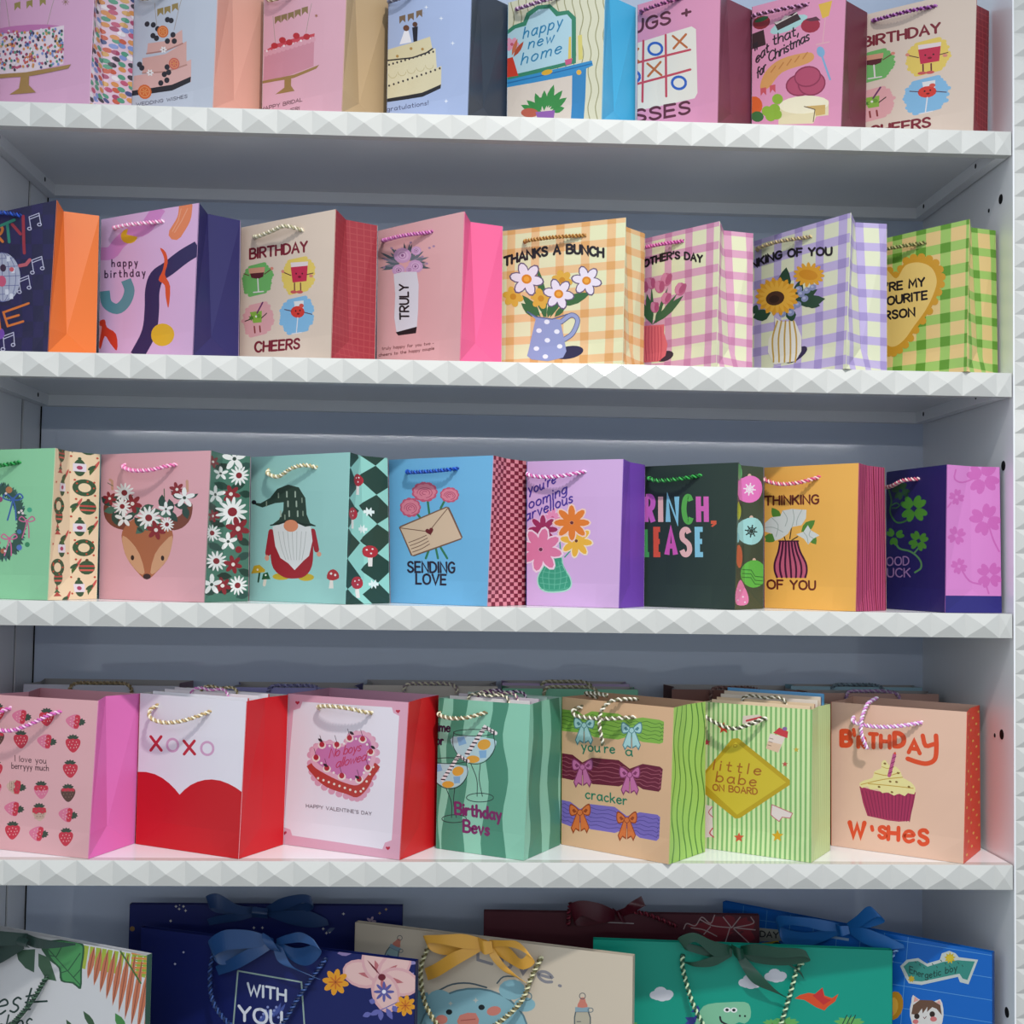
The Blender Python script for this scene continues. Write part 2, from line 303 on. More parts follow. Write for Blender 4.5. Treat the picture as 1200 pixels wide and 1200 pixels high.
# gift bags on the four upper shelves: row, x, y, turn, width, depth, height, top offsets, crease; then the outline of the front sheet and of the gusset in the flat artwork grid
BAGS = {
 'b1': (0, [-0.5938, 0.006, 0.4733, 0.2, 0.0938, 0.2309, 0.0, 0.0035, -0.0019, 0.033], [[0.8, -18.3], [112.0, -45.9], [104.9, 123.4], [-4.6, 143.6]], [[112.0, -45.9], [116.7, -25.8], [157.3, -15.2], [104.9, 123.4], [153.6, 146.4]]),
 'b2': (0, [-0.4019, 0.006, 0.5193, 0.1725, 0.1204, 0.2313, -0.0018, 0.0052, -0.0019, 0.0204], [[157.4, -14.8], [256.7, -41.5], [249.3, 127.7], [153.6, 146.9]], [[256.7, -41.5], [272.3, -19.0], [309.4, -3.5], [249.3, 127.7], [306.5, 156.1]]),
 'b3': (0, [-0.1994, 0.006, 0.543, 0.1627, 0.1238, 0.2331, -0.002, 0.0058, -0.0012, 0.0274], [[309.4, -11.2], [407.6, -37.6], [400.5, 132.3], [306.6, 151.1]], [[407.6, -37.6], [416.0, -13.9], [455.1, 0.6], [400.5, 132.3], [452.6, 160.7]]),
 'b4': (0, [0.0003, 0.006, 0.5435, 0.1566, 0.1269, 0.233, -0.0013, 0.0044, -0.0014, 0.0209], [[455.2, -7.3], [553.9, -32.2], [548.3, 136.7], [452.8, 154.6]], [[553.9, -32.2], [562.3, -9.3], [595.2, 6.2], [548.3, 136.7], [593.6, 165.5]]),
 'b5': (0, [0.2141, 0.006, 0.5917, 0.1788, 0.1225, 0.2329, -0.0016, 0.0041, -0.0016, 0.0216], [[595.3, 3.5], [709.9, -26.7], [705.2, 141.5], [593.7, 163.3]], [[709.9, -26.7], [714.4, -4.8], [745.3, 9.3], [705.2, 141.5], [744.5, 168.3]]),
 'b6': (0, [0.401, 0.006, 0.67, 0.1492, 0.1253, 0.2336, -0.0018, 0.0038, -0.0009, 0.0179], [[747.1, 6.1], [845.0, -22.5], [841.2, 145.6], [746.5, 166.1]], [[845.0, -22.5], [852.0, -1.4], [881.2, 12.2], [841.2, 145.6], [880.6, 171.4]]),
 'b7': (0, [0.6015, 0.006, 0.6286, 0.1537, 0.123, 0.2357, -0.0011, 0.0082, 0.0028, 0.018], [[881.2, 8.4], [992.4, -19.7], [985.9, 149.9], [880.8, 169.6]], [[992.4, -19.7], [992.3, 1.2], [1016.6, 15.1], [985.9, 149.9], [1014.2, 175.7]]),
 'b8': (0, [0.818, 0.006, 0.6318, 0.203, 0.096, 0.235, 0.0, 0.006, 0.003, 0.018], [[996.9, 21.8], [1145.2, -13.4], [1140.8, 154.6], [996.3, 180.0]], [[1145.2, -13.4], [1139.2, 3.4], [1159.3, 13.4], [1140.8, 154.6], [1157.3, 174.6]]),
 'c1': (1, [-0.6461, 0.006, 0.5971, 0.16, 0.0926, 0.2382, 0.0, 0.0107, -0.0025, 0.0367], [[-13.4, 252.1], [67.0, 234.7], [56.1, 413.1], [-19.2, 422.1]], [[67.0, 234.7], [74.6, 247.9], [116.6, 253.2], [56.1, 413.1], [112.8, 423.4]]),
 'c2': (1, [-0.4228, 0.0059, 0.5465, 0.2069, 0.1055, 0.2407, -0.0037, 0.0049, -0.0034, 0.0267], [[118.4, 257.6], [233.4, 238.0], [225.9, 416.8], [115.2, 426.9]], [[233.4, 238.0], [243.5, 250.9], [281.9, 258.5], [225.9, 416.8], [279.5, 428.6]]),
 'c3': (1, [-0.2079, 0.006, 0.6283, 0.2029, 0.1068, 0.2367, -0.0037, 0.0034, -0.0005, 0.0238], [[282.5, 267.0], [393.6, 245.4], [387.9, 420.4], [280.2, 431.8]], [[393.6, 245.4], [405.4, 257.7], [442.4, 264.6], [387.9, 420.4], [439.3, 431.6]]),
 'c4': (1, [-0.0057, 0.006, 0.7267, 0.1863, 0.1028, 0.2386, -0.0034, 0.0044, -0.0022, 0.0291], [[442.9, 270.7], [544.3, 247.9], [538.9, 423.7], [441.3, 435.8]], [[544.3, 247.9], [551.3, 260.3], [589.2, 265.5], [538.9, 423.7], [587.7, 433.8]]),
 'c5': (1, [0.252, 0.006, 0.4778, 0.2143, 0.1019, 0.2361, -0.0001, 0.0029, -0.0003, 0.0165], [[589.1, 271.2], [733.6, 255.2], [729.6, 427.9], [586.6, 436.2]], [[733.6, 255.2], [733.7, 266.0], [755.7, 274.1], [729.6, 427.9], [754.1, 438.9]]),
 'c6': (1, [0.402, 0.006, 0.8524, 0.2, 0.0963, 0.2337, 0.0, 0.0044, 0.0002, 0.0262], [[730.4, 286.1], [843.6, 259.5], [839.6, 430.3], [728.6, 444.8]], [[843.6, 259.5], [848.2, 270.3], [882.8, 273.9], [839.6, 430.3], [881.5, 438.7]]),
 'c7': (1, [0.6067, -0.0071, 1.0327, 0.215, 0.0965, 0.2481, 0.0, 0.0088, -0.0009, 0.0286], [[880.2, 284.1], [997.3, 249.5], [991.6, 432.1], [879.0, 450.2]], [[997.3, 249.5], [1002.4, 260.8], [1039.2, 262.7], [991.6, 432.1], [1039.4, 439.0]]),
 'c8': (1, [0.8015, -0.007, 0.9398, 0.19, 0.0919, 0.244, 0.0, 0.0052, -0.0036, 0.0205], [[1015.2, 284.8], [1136.4, 257.0], [1133.1, 435.2], [1014.7, 449.9]], [[1136.4, 257.0], [1138.4, 266.8], [1166.7, 270.4], [1133.1, 435.2], [1169.4, 442.4]]),
 'd1': (2, [-0.6345, 0.0064, 0.4451, 0.155, 0.1082, 0.2354, 0.0, 0.0061, -0.002, 0.018], [[-26.3, 528.1], [65.1, 525.3], [55.9, 703.7], [-32.2, 700.8]], [[65.1, 525.3], [81.6, 529.4], [117.4, 532.7], [55.9, 703.7], [113.5, 702.1]]),
 'd2': (2, [-0.3952, 0.0065, 0.5134, 0.2211, 0.1065, 0.2361, -0.0047, 0.006, -0.0031, 0.018], [[118.5, 533.0], [247.6, 528.3], [239.5, 706.2], [116.0, 701.9]], [[247.6, 528.3], [260.8, 532.2], [293.6, 535.3], [239.5, 706.2], [291.2, 704.7]]),
 'd3': (2, [-0.1775, 0.0064, 0.6331, 0.21, 0.108, 0.2376, -0.0037, 0.003, -0.0104, 0.018], [[294.4, 536.1], [410.1, 530.3], [404.6, 708.5], [292.2, 704.0]], [[410.1, 530.3], [422.7, 534.3], [454.2, 537.1], [404.6, 708.5], [456.6, 707.1]]),
 'd4': (2, [0.0439, 0.0065, 0.6107, 0.1929, 0.1127, 0.2367, -0.0093, 0.0071, -0.0023, 0.008], [[455.3, 539.2], [578.4, 534.0], [571.2, 710.8], [457.2, 706.6]], [[578.4, 534.0], [593.3, 537.7], [617.0, 540.9], [571.2, 710.8], [615.8, 709.2]]),
 'd5': (2, [0.2507, 0.0065, 0.4962, 0.1608, 0.1151, 0.235, -0.003, 0.0051, -0.0006, 0.008], [[617.5, 541.2], [730.8, 538.3], [725.3, 713.0], [617.0, 709.6]], [[730.8, 538.3], [738.3, 541.9], [756.1, 545.1], [725.3, 713.0], [754.7, 711.0]]),
 'd6': (2, [0.4346, 0.0065, 0.6998, 0.17, 0.1, 0.2329, 0.0, 0.0044, -0.0014, 0.018], [[754.9, 547.0], [865.4, 542.3], [861.1, 714.9], [753.1, 710.8]], [[865.4, 542.3], [868.6, 545.6], [894.8, 547.7], [861.1, 714.9], [894.6, 713.5]]),
 'd7': (2, [0.6279, 0.0063, 0.7934, 0.1669, 0.1047, 0.2357, -0.0021, 0.0045, -0.0036, 0.008], [[895.4, 548.3], [1006.5, 542.9], [1002.9, 716.8], [895.6, 712.5]], [[1006.5, 542.9], [1016.6, 545.9], [1036.6, 548.4], [1002.9, 716.8], [1038.7, 715.6]]),
 'd8': (2, [0.7716, 0.0061, 1.3481, 0.1698, 0.1044, 0.2358, 0.0, 0.0048, -0.0041, 0.01], [[1038.7, 553.5], [1109.7, 544.7], [1107.6, 718.3], [1038.4, 713.5]], [[1109.7, 544.7], [1136.5, 546.8], [1171.7, 547.8], [1107.6, 718.3], [1173.9, 718.6]]),
 'e1': (3, [-0.5612, 0.0063, 0.3746, 0.2057, 0.1161, 0.2414, 0.0093, 0.0103, 0.0018, 0.0265], [[-11.8, 813.9], [115.4, 821.5], [103.4, 1006.8], [-23.2, 992.9]], [[115.4, 821.5], [124.0, 816.2], [164.0, 813.0], [103.4, 1006.8], [158.0, 988.4]]),
 'e2': (3, [-0.3338, 0.0107, 0.496, 0.2074, 0.1148, 0.2425, 0.0002, 0.0085, 0.0031, 0.005], [[163.9, 812.5], [289.2, 822.1], [279.4, 1007.0], [158.9, 989.3]], [[289.2, 822.1], [311.2, 817.9], [338.0, 814.3], [279.4, 1007.0], [332.1, 989.9]]),
 'e3': (3, [-0.0858, 0.0095, 0.4939, 0.2218, 0.1194, 0.2439, 0.0038, 0.0112, -0.0025, 0.005], [[337.3, 813.1], [479.1, 823.3], [468.3, 1008.2], [331.0, 989.4]], [[479.1, 823.3], [494.0, 818.7], [514.2, 814.8], [468.3, 1008.2], [512.6, 990.5]]),
 'e4': (3, [0.1067, 0.0102, 0.5319, 0.16, 0.1298, 0.2421, 0.0, 0.0076, -0.0011, 0.005], [[514.0, 818.0], [621.4, 826.0], [613.6, 1008.9], [510.9, 994.3]], [[621.4, 826.0], [636.9, 821.2], [657.9, 817.2], [613.6, 1008.9], [656.3, 990.1]]),
 'e5': (3, [0.3313, -0.0086, 0.7101, 0.2064, 0.1128, 0.2418, -0.0022, 0.0063, -0.0015, 0.005], [[658.7, 817.0], [789.9, 829.6], [784.0, 1013.2], [657.6, 989.5]], [[789.9, 829.6], [805.7, 825.7], [827.0, 822.6], [784.0, 1013.2], [826.4, 998.5]]),
 'e6': (3, [0.5582, 0.0066, 0.5771, 0.1825, 0.1032, 0.2389, -0.0, 0.0009, -0.0005, 0.005], [[824.0, 822.5], [952.0, 831.9], [950.5, 1011.4], [822.6, 993.7]], [[952.0, 831.9], [959.2, 828.2], [973.1, 825.1], [950.5, 1011.4], [972.8, 996.7]]),
 'e7': (3, [0.801, 0.0052, 0.615, 0.2132, 0.1191, 0.2384, -0.0011, 0.0055, -0.0011, 0.005], [[974.0, 822.7], [1133.5, 834.5], [1129.4, 1012.6], [974.0, 991.1]], [[1133.5, 834.5], [1137.3, 830.2], [1148.2, 826.5], [1129.4, 1012.6], [1149.2, 996.2]]),
}
# the large gift bags on the bottom shelf: x, y, turn, width, height; outline of the front sheet in the flat artwork grid
BIGBAGS = {
 'f1': ([-0.4706, 0.015, 0.4713, 0.3289, 0.3604], [[-12.0, 1086.0], [172.0, 1120.0], [164.3, 1401.2], [-20.6, 1347.9]]),
 'f2': ([-0.0588, 0.03, 0.3605, 0.5016, 0.3475], [[165.0, 1087.0], [487.0, 1127.0], [482.1, 1393.6], [158.2, 1333.1]]),
 'f3': ([-0.0902, 0.27, 0.0086, 0.4748, 0.3676], [[152.0, 1060.0], [472.0, 1062.0], [467.3, 1312.4], [144.9, 1312.2]]),
 'f4': ([0.2848, 0.045, 0.3811, 0.4897, 0.3514], [[416.0, 1081.0], [742.0, 1121.0], [739.1, 1386.6], [411.0, 1325.7]]),
 'f5': ([0.5343, 0.24, 0.0421, 0.4828, 0.3619], [[567.0, 1068.0], [890.0, 1073.0], [888.4, 1320.1], [563.0, 1315.0]]),
 'f6': ([0.7212, 0.1, 0.1138, 0.4914, 0.3449], [[695.0, 1101.0], [1046.0, 1114.0], [1045.5, 1365.2], [692.0, 1347.7]]),
 'f7': ([0.8576, 0.03, 0.6714, 0.4727, 0.3627], [[847.0, 1057.0], [1163.0, 1117.0], [1163.4, 1389.8], [845.1, 1295.4]]),
}

# ------------------------------------------------------------------ the setting and the shelving unit
XL, XR, DEPTH, LIP = -.7824, .8797, .3869, .0384
ZS = [2.24, 1.8478, 1.4631, 1.0687, .56]
f = MB(); f.box(-4, 4, -6, 1.2, -.02, 0); fo = f.out('floor', M_FLOOR); fo['kind'] = 'structure'
f = MB(); f.box(-4, 4, .45, .5, 0, 3.2); fo = f.out('wall_back', M_LAM); fo['kind'] = 'structure'

unit = empty('display_shelving', 'white laminate shelving unit with studded shelf edges holding rows of gift bags', 'shelving unit', ((XL+XR)/2, .19, 0))
OX, OY = (XL+XR)/2, .19
def upart(mb, name, m, parent=None, **k):
    mb.v = [(x-OX, y-OY, z) for x, y, z in mb.v]; return mb.out(name, m, parent or unit, **k)
def studs(mb, x0, x1, z0, z1, y, step_x, step_z, px, pz, out):
    def cuts(a, b, p, s):
        k = math.ceil((a-p)/s+1e-6); c = [a]
        while p+k*s < b-1e-6: c.append(p+k*s); k += 1
        return c+[b]
    X, Zc = cuts(x0, x1, px, step_x), cuts(z0, z1, pz, step_z)
    for a, b in zip(X, X[1:]):
        for c, d in zip(Zc, Zc[1:]):
            o = out*min(1, (b-a)/step_x, (d-c)/step_z)
            mb.add([(a, y, c), (b, y, c), (b, y, d), (a, y, d), ((a+b)/2, y-o, (c+d)/2)], [(0, 1, 4), (1, 2, 4), (2, 3, 4), (3, 0, 4)])
for z, ph in zip(ZS, (-.6834, -.6271, -.6233, -.6316, -.65)):
    m = MB(); e = .018; x0, x1 = XL+.001, XR-.0025
    m.box(x0, x1, e, DEPTH, z-.018, z)                                           # board
    m.box(x0, x0+e, e, DEPTH, z-LIP, z-.018); m.box(x1-e, x1, e, DEPTH, z-LIP, z-.018); m.box(x0+e, x1-e, DEPTH-e, DEPTH, z-LIP, z-.018)
    sh = upart(m, 'shelf', M_LAM)
    m = MB(); m.box(x0, x1, 0, e, z-LIP, z); studs(m, x0, x1-.001, z-LIP, z, 0, .0548, LIP, ph, z, .0072)
    upart(m, 'studded_edge', M_STUD, sh)
    for hx, hy in ((x0+e, .09), (x0+e, .313), (x1-e, .095), (x1-e, .33)):
        m = MB(); s = 1 if hx < 0 else -1
        ring = [(hx+s*.0006, hy+.0032*math.cos(a), z-.026+.0042*math.sin(a)) for a in (2*PI*i/10 for i in range(10))]
        m.add([(x-s*.004, y, zz) for x, y, zz in ring]+ring, [tuple(range(10)), tuple(range(10, 20))]+[(i, (i+1) % 10, 10+(i+1) % 10, 10+i) for i in range(10)])
        upart(m, 'screw_hole', M_HOLE, sh)
# right side panel with its cam holes
m = MB(); m.box(XR, XR+.0026, 0, DEPTH+.02, .0015, 2.75); m.box(XR+.0026, XR+.02, .062, DEPTH+.02, .0015, 2.75); sp = upart(m, 'side_panel', M_LAM)
def hole(x, y, z, r, s, par):
    m = MB(); ring = [(x+s*.0005, y+r*math.cos(a), z+r*1.1*math.sin(a)) for a in (2*PI*i/14 for i in range(14))]
    m.add([(p-s*.006, q, t) for p, q, t in ring]+ring, [tuple(range(14)), tuple(range(14, 28))]+[(i, (i+1) % 14, 14+(i+1) % 14, 14+i) for i in range(14)])
    upart(m, 'screw_hole', M_HOLE, par)
for y, z, r in ((.044, 2.143, .0075), (.09, 2.137, .0032), (.036, 1.702, .0075), (.044, 1.267, .0075), (.07, 1.262, .0032), (.027, .831, .0075), (.045, 2.53, .0075)): hole(XR, y, z, r, -1, sp)
# left side panel: two boards, the slit between filled near-black in place of its shade
m = MB(); m.box(XL-.02, XL, 0, .287, .0015, 2.75); sp = upart(m, 'side_panel', M_LAM)
m = MB(); m.box(XL-.02, XL, .298, DEPTH+.02, .0015, 2.75); upart(m, 'side_panel', M_LAM)
m = MB(); m.box(XL-.019, XL-.003, .2871, .2979, .0015, 2.75); upart(m, 'slit_shade_fill', M_HOLE)
m = MB(); m.box(XL, XL+.0022, DEPTH-.0012, DEPTH, .0015, 2.75); upart(m, 'panel_seam', M_HOLE)
m = MB(); m.box(XL, XR, DEPTH, DEPTH+.02, .0015, 2.75); upart(m, 'back_panel', M_BACK)
# studded column beside the unit
m = MB(); m.box(XR+.003, XR+.13, .004, .06, .0015, 2.75); studs(m, XR+.003, XR+.003+.0548*2, 0, 2.75, .004, .0548, LIP, XR+.003, 1.6745, .0072)
upart(m, 'studded_column', M_STUD)

# ------------------------------------------------------------------ gift bags
class Face: pass
def side_map(q):
    (ax, ay), (cx, cy), (bx, by), (dx, dy), (ex, ey) = q
    def f(p):
        x, y = p; v = .5
        for _ in range(4):
            xa = dx+(ax-dx)*v; xb = ex+(bx-ex)*v; t = min(max((x-xa)/(xb-xa), -.5), 1.5)
            k = v/.16*.45 if v < .16 else .45+.55*(v-.16)/.84
            xc = (xa+xb)/2+(cx-(ax+bx)/2)*k
            u = .5*(x-xa)/(xc-xa) if x < xc else .5+.5*(x-xc)/(xb-xc)
            yt = ay+(by-ay)*t; yb = dy+(ey-dy)*t; v = (yb-y)/(yb-yt)
        return (u, v)
    return f
def motifs(shapes):
    """Sort the shapes of a printed sheet into its separate motifs; specks stay part of the sheet's own pattern."""
    B = []
    for T, c in shapes:
        p = np.array(T).reshape(-1, 2); B.append((*np.maximum(p.min(0), 0), *np.minimum(p.max(0), 1)))
    par = list(range(len(B)))
    def root(i):
        while par[i] != i: par[i] = par[par[i]]; i = par[i]
        return i
    for i in range(len(B)):
        for j in range(i):
            a, b = B[i], B[j]
            if a[0] < b[2]+.004 and b[0] < a[2]+.004 and a[1] < b[3]+.004 and b[1] < a[3]+.004: par[root(i)] = root(j)
    G = {}
    for i in range(len(B)): G.setdefault(root(i), []).append(i)
    big, tiny = [], []
    for g in G.values():
        x0, y0 = min(B[i][0] for i in g), min(B[i][1] for i in g); x1, y1 = max(B[i][2] for i in g), max(B[i][3] for i in g)
        if x1 <= x0 or y1 <= y0: continue
        if (x1-x0)*(y1-y0) > .0035: big.append([shapes[i] for i in g])
        else: tiny += [shapes[i] for i in g]
    return big, tiny
def gift_bag(par, label, group, front, side, draw=None, sidedraw=None, handle=None, ropec=('e8dcc0', 'a08a60'), back=None, quad=None, squad=None, inside='e8e6e4', z=None, flat=False, extra=None, rear=True, name='gift_bag', frame=(0, 0, 1), rr=.0035):
    X, Y, th, w, d, h, oL, oF, oR, cin = par
    ux, uy = math.cos(th), -math.sin(th)
    cx, cy = X-ux*w/2+math.sin(th)*d/2, Y-uy*w/2+math.cos(th)*d/2
    root = empty(name, label, 'gift bag', (cx, cy, z+.0004), -th, group)
    def bul(u, v):
        if flat: return 0
        k = {0: 0, 0.16: .0034, .45: .0010, .75: -.0014, 1: -.0012}[v]
        return k*math.sin(PI*u)
    us, vs = ([0, 1], [0, 1]) if flat else ([0, .25, .5, .75, 1], [0, .16, .45, .75, 1])
    fs = Sheet(us, vs, lambda u, v: (-w/2+u*w+v*(oL*(1-u)+oF*u), -d/2+bul(u, v), h*v))
    bs = Sheet(us, vs, lambda u, v: (w/2-u*w+v*(oR*(1-u)+oL*u), d/2-bul(u, v), h*v))
    def gus(s, o0, o1):
        def pos(u, v):
            k = 0 if v == 0 else (.45 if v == .16 else 1)
            return (s*(w/2-(cin*k if u == .5 else 0))+v*(o0*(1-u)+o1*u), s*(-d/2+u*d), h*v)
        return Sheet([0, .5, 1], [0, .16, 1], pos, lambda i, j: (i == 1 and j == 0))
    gr, gl = gus(1, oF, oR), gus(-1, oL, oL)
    F = Face(); F.sheet = fs; F.side = gr; F.root = root
    mp = homography(quad, [(0, 1), (1, 1), (1, 0), (0, 0)]) if quad else None
    F.map = mp
    pat, pic, let = Art(mp, frame), Art(mp, frame), Art(mp, frame)
    F.pat, F.pic, F.let = pat, pic, let
    if draw: draw(F)
    big, tiny = motifs(pic.shapes); pat.shapes += tiny
    mb = MB(); fs.paper(mb, ink(front), ink(inside)); fs.map(pat, mb)
    fp = mb.out('front_panel', M_PAPER, root); b0 = 2.5e-6*len(pat.shapes)
    for cl in big:
        mb = MB(); a = Art(); a.shapes = cl; fs.map(a, mb, b0)
        if mb.v: mb.out('printed_picture', M_PAPER, fp)
    b0 += 2.5e-6*max([len(c) for c in big]+[0])
    for g in sorted(set(let.gs)):
        mb = MB(); a = Art(); a.shapes = [sh for sh, k in zip(let.shapes, let.gs) if k == g]; fs.map(a, mb, b0)
        if mb.v: mb.out('printed_lettering', M_PAPER, fp)
    mb = MB(); bs.paper(mb, ink(back or front), ink(inside))
    mb.out('back_panel', M_PAPER, root)
    sa = Art(side_map(squad) if squad else None, frame)
    if sidedraw: sidedraw(sa)
    for g in (gr, gl):
        mb = MB(); g.paper(mb, ink(side), ink(inside)); g.map(sa, mb); mb.out('side_gusset', M_PAPER, root)
    mb = MB(); mb.box(-w/2+.0007, w/2-.0007, -d/2+.0007, d/2-.0007, 0, .0008, lin(front)); mb.out('base_panel', M_PAPER, root)
    if handle:
        ox, oy, k = frame; P = [fs.at(*mp((ox+x/k, oy+y/k)), o) for x, y, o in handle]
        P = [fs.at(*mp((ox+handle[0][0]/k, oy+handle[0][1]/k)), -.002)]+P+[fs.at(*mp((ox+handle[-1][0]/k, oy+handle[-1][1]/k)), -.002)]
        rope('cord_handle', P, ropec, root, rr)
    if rear:
        rope('cord_handle', [bs.at(u, v, o) for u, v, o in ((.33, .9, -.002), (.33, .9, .003), (.4, .85, .012), (.5, .83, .014), (.6, .85, .012), (.67, .9, .003), (.67, .9, -.002))], ropec, root, rr)
    F.frame = frame
    return F
def cord(F, pts, colors, r=.0034, name='cord_handle'):
    ox, oy, k = F.frame
    rope(name, [F.sheet.at(*F.map((ox+x/k, oy+y/k)), o) for x, y, o in pts], colors, F.root, r)
def bow(F, strips, ink, label=None):
    ox, oy, k = F.frame; mb = MB(); at = lambda x, y, o: F.sheet.at(*F.map((ox+x/k, oy+y/k)), o)
    for st in strips:
        mbp = [(at(x, y, o), (at(x+hx, y+hy, o)-at(x-hx, y-hy, o))/2) for x, y, o, hx, hy in st]
        ribbon(mb, mbp, ink)
    o = mb.out('ribbon_bow', M_SATIN, F.root, smooth=False)
    if label: o['label'] = label
GRP = ['party and wedding gift bags on the top shelf', 'birthday and gingham gift bags on the second shelf', 'festive and flower gift bags on the third shelf', 'wide open gift bags at the front of the fourth shelf']
def small(key, label, front, side, draw, frame, handle=None, ropec=('e8dcc0', 'a08a60'), sidedraw=None, **k):
    row, par, q, sq = BAGS[key]
    return gift_bag(par, label, GRP[row], front, side, draw, sidedraw, handle, ropec, quad=q, squad=sq, z=ZS[row], frame=frame, **k)
rnd = random.Random(7)
ZA = {'1a': (0, 0, 3), '1b': (400, 0, 3), '1c': (800, 0, 3), '2a': (0, 220, 4), '2b': (270, 220, 3.636), '2c': (580, 220, 3.75), '2d': (870, 220, 3.636), '3a': (0, 500, 4), '3b': (280, 500, 3.53), '3c': (600, 500, 4), '3d': (880, 500, 3.75), '4a': (0, 760, 3.53), '4b': (320, 760, 3.53), '4c': (640, 760, 3.53), '4d': (900, 760, 4), '5a': (0, 1000, 4), '5b': (220, 1000, 4), '5c': (400, 1000, 4), '5d': (660, 1000, 4), '5e': (900, 1000, 4)}

# ================================================================== top shelf
CONF = ['c8624e', 'd8935a', '4a5684', '5a9a80', '8496cc', 'c05c78', 'ece4e8', '44404a', 'a84c6c', 'd4a468']
def bunting(A, l, r, flags, col):
    A.line(l, 'a89a90', 2); A.line(r, 'a89a90', 2)
    for x, y in flags: A.poly([(x-11, y-8), (x+11, y-14), (x+11, y+14), (x+1, y+5), (x-10, y+19)], col)
def confetti_cake(F):
    A = F.pic; bunting(A, [(20, 0), (38, 122)], [(192, 0), (162, 106)], [(62, 22), (105, 16), (152, 8)], '9a8a4e'); bunting(A, [(0, -80), (0, -81)], [(1, -80), (1, -81)], [], '9a8a4e')
    A.ell(75, 116, 150, 24, 'c479ae', -5); A.poly([(-75, 126), (75, 118), (225, 92), (220, 226), (90, 256), (-75, 268)], 'ead8e0')
    for i in range(340):
        x = rnd.uniform(-72, 220); y = rnd.uniform(122-(x+75)*.08, 258-max(0, x+20)*.12); A.ell(x, y, 4.4, 5.4, rnd.choice(CONF), 0, 7)
    A.poly([(-90, 272), (90, 256), (248, 228), (238, 242), (110, 268), (-80, 286)], 'a5834e'); A.poly([(72, 268), (100, 264), (98, 300), (122, 325), (32, 334), (64, 312)], 'a5834e')
    for a in (0, 45, 90, 135): A.line([(232-12*math.cos(R(a)), 10-12*math.sin(R(a))), (232+12*math.cos(R(a)), 10+12*math.sin(R(a)))], '8a6a50', 2)
def confetti_side(S):
    S.m = lambda p: p; S.fr(0, 0, 1)
    for i in range(7):
        for j in range(24):
            S.ell((i+.5+.3*rnd.uniform(-1, 1))/6.6, (j+.5*(i % 2)+.25*rnd.uniform(-1, 1))/23.5, .074, .018, rnd.choice(CONF), 0, 10)
small('b1', 'pink gift bag with a confetti covered cake and a confetti dotted side', 'dba9c8', 'e0c4d4', confetti_cake, ZA['1a'], [(60, -62, 0), (100, -45, .01), (170, -60, .01), (200, -85, 0)], sidedraw=confetti_side)

def floral_cake(F):
    A = F.pic; bunting(A, [(545, 15), (552, 95)], [(640, 0), (612, 112)], [(565, 45), (590, 39), (617, 29)], '9a8450')
    A.poly([(470, 272), (570, 255), (670, 213), (668, 290), (600, 318), (465, 340)], 'dfb2ac'); A.poly([(462, 324), (600, 300), (668, 272), (666, 291), (600, 320), (460, 342)], '2a2a30')
    A.poly([(500, 210), (580, 195), (655, 150), (653, 234), (580, 258), (500, 264)], 'd9aaa2'); A.line([(500, 262), (580, 256), (653, 232)], 'b98a80', 5)
    A.poly([(520, 158), (580, 150), (640, 110), (641, 160), (580, 186), (515, 196)], 'dcaea6'); A.line([(515, 194), (580, 184), (641, 158)], 'b08078', 5)
    for x, y in [(518, 90), (540, 93), (555, 107), (538, 131), (588, 150), (608, 128), (612, 150), (590, 75), (603, 78), (585, 240), (590, 258), (575, 265), (583, 285), (562, 295), (490, 232), (498, 244), (550, 140)]: A.ell(x, y, 9, 10, '2e2e36', 20)
    for x, y, r, c in [(573, 117, 20, 'd9743c'), (610, 228, 19, 'cf6a5e'), (507, 326, 23, 'd86f3c')]:
        A.ell(x, y, r, r*1.08, c); A.ring(x, y, r*.7, r*.75, 2, 'e8a878'); A.flower(x, y, r*.6, 6, 'e39a60', None, .12)
    for x, y in ((574, 180), (526, 260)): A.flower(x, y, 12, 6, 'f0ecec', '8a6a60')
    F.let.text('WEDDING WISHES', [(478, 376), (655, 345)], 11, '6a6a78', 2)
small('b2', 'grey-blue gift bag with a three tier flower cake and peach sides', 'c3c9d6', 'e3a896', floral_cake, ZA['1a'], [(490, -14, 0), (515, 6, .01), (560, 2, .01), (600, -26, 0)])

def berry_cake(F):
    A = F.pic; bunting(A, [(960, 62), (968, 156)], [(1097, 18), (1076, 122)], [(977, 73), (1000, 67), (1024, 60), (1048, 51), (1073, 42)], '8a7450')
    A.poly([(930, 185), (1105, 130), (1100, 238), (1010, 272), (925, 290)], 'cc8e9e'); A.poly([(930, 186), (975, 160), (1040, 140), (1106, 124), (1103, 146), (1020, 165), (930, 196)], 'c64a58')
    for i in range(12): A.ell(935+i*15, 196-i*4.6, 9, 10, 'd8a0ae')
    for i in range(6): A.ell(938+i*30, 186-i*9, 4, 4, 'f0e0e4')
    for x, y in [(965, 168), (993, 148), (1017, 156), (1042, 133), (1078, 136)]: A.ell(x, y, 12, 11, 'b5303a')
    A.poly([(922, 291), (1030, 268), (1120, 233), (1110, 246), (1030, 279), (922, 300)], '9c7c4c'); A.poly([(998, 276), (1022, 272), (1020, 305), (1032, 323), (966, 336), (997, 312)], '9c7c4c')
    F.let.text('HAPPY BRIDAL', [(918, 394), (1058, 357)], 12, '6a4a50', 2.2); F.let.text('SHOWER!', [(960, 410), (1050, 388)], 12, '6a4a50', 2.2); A.star(1113, 62, 7, '9a6a50', 6)
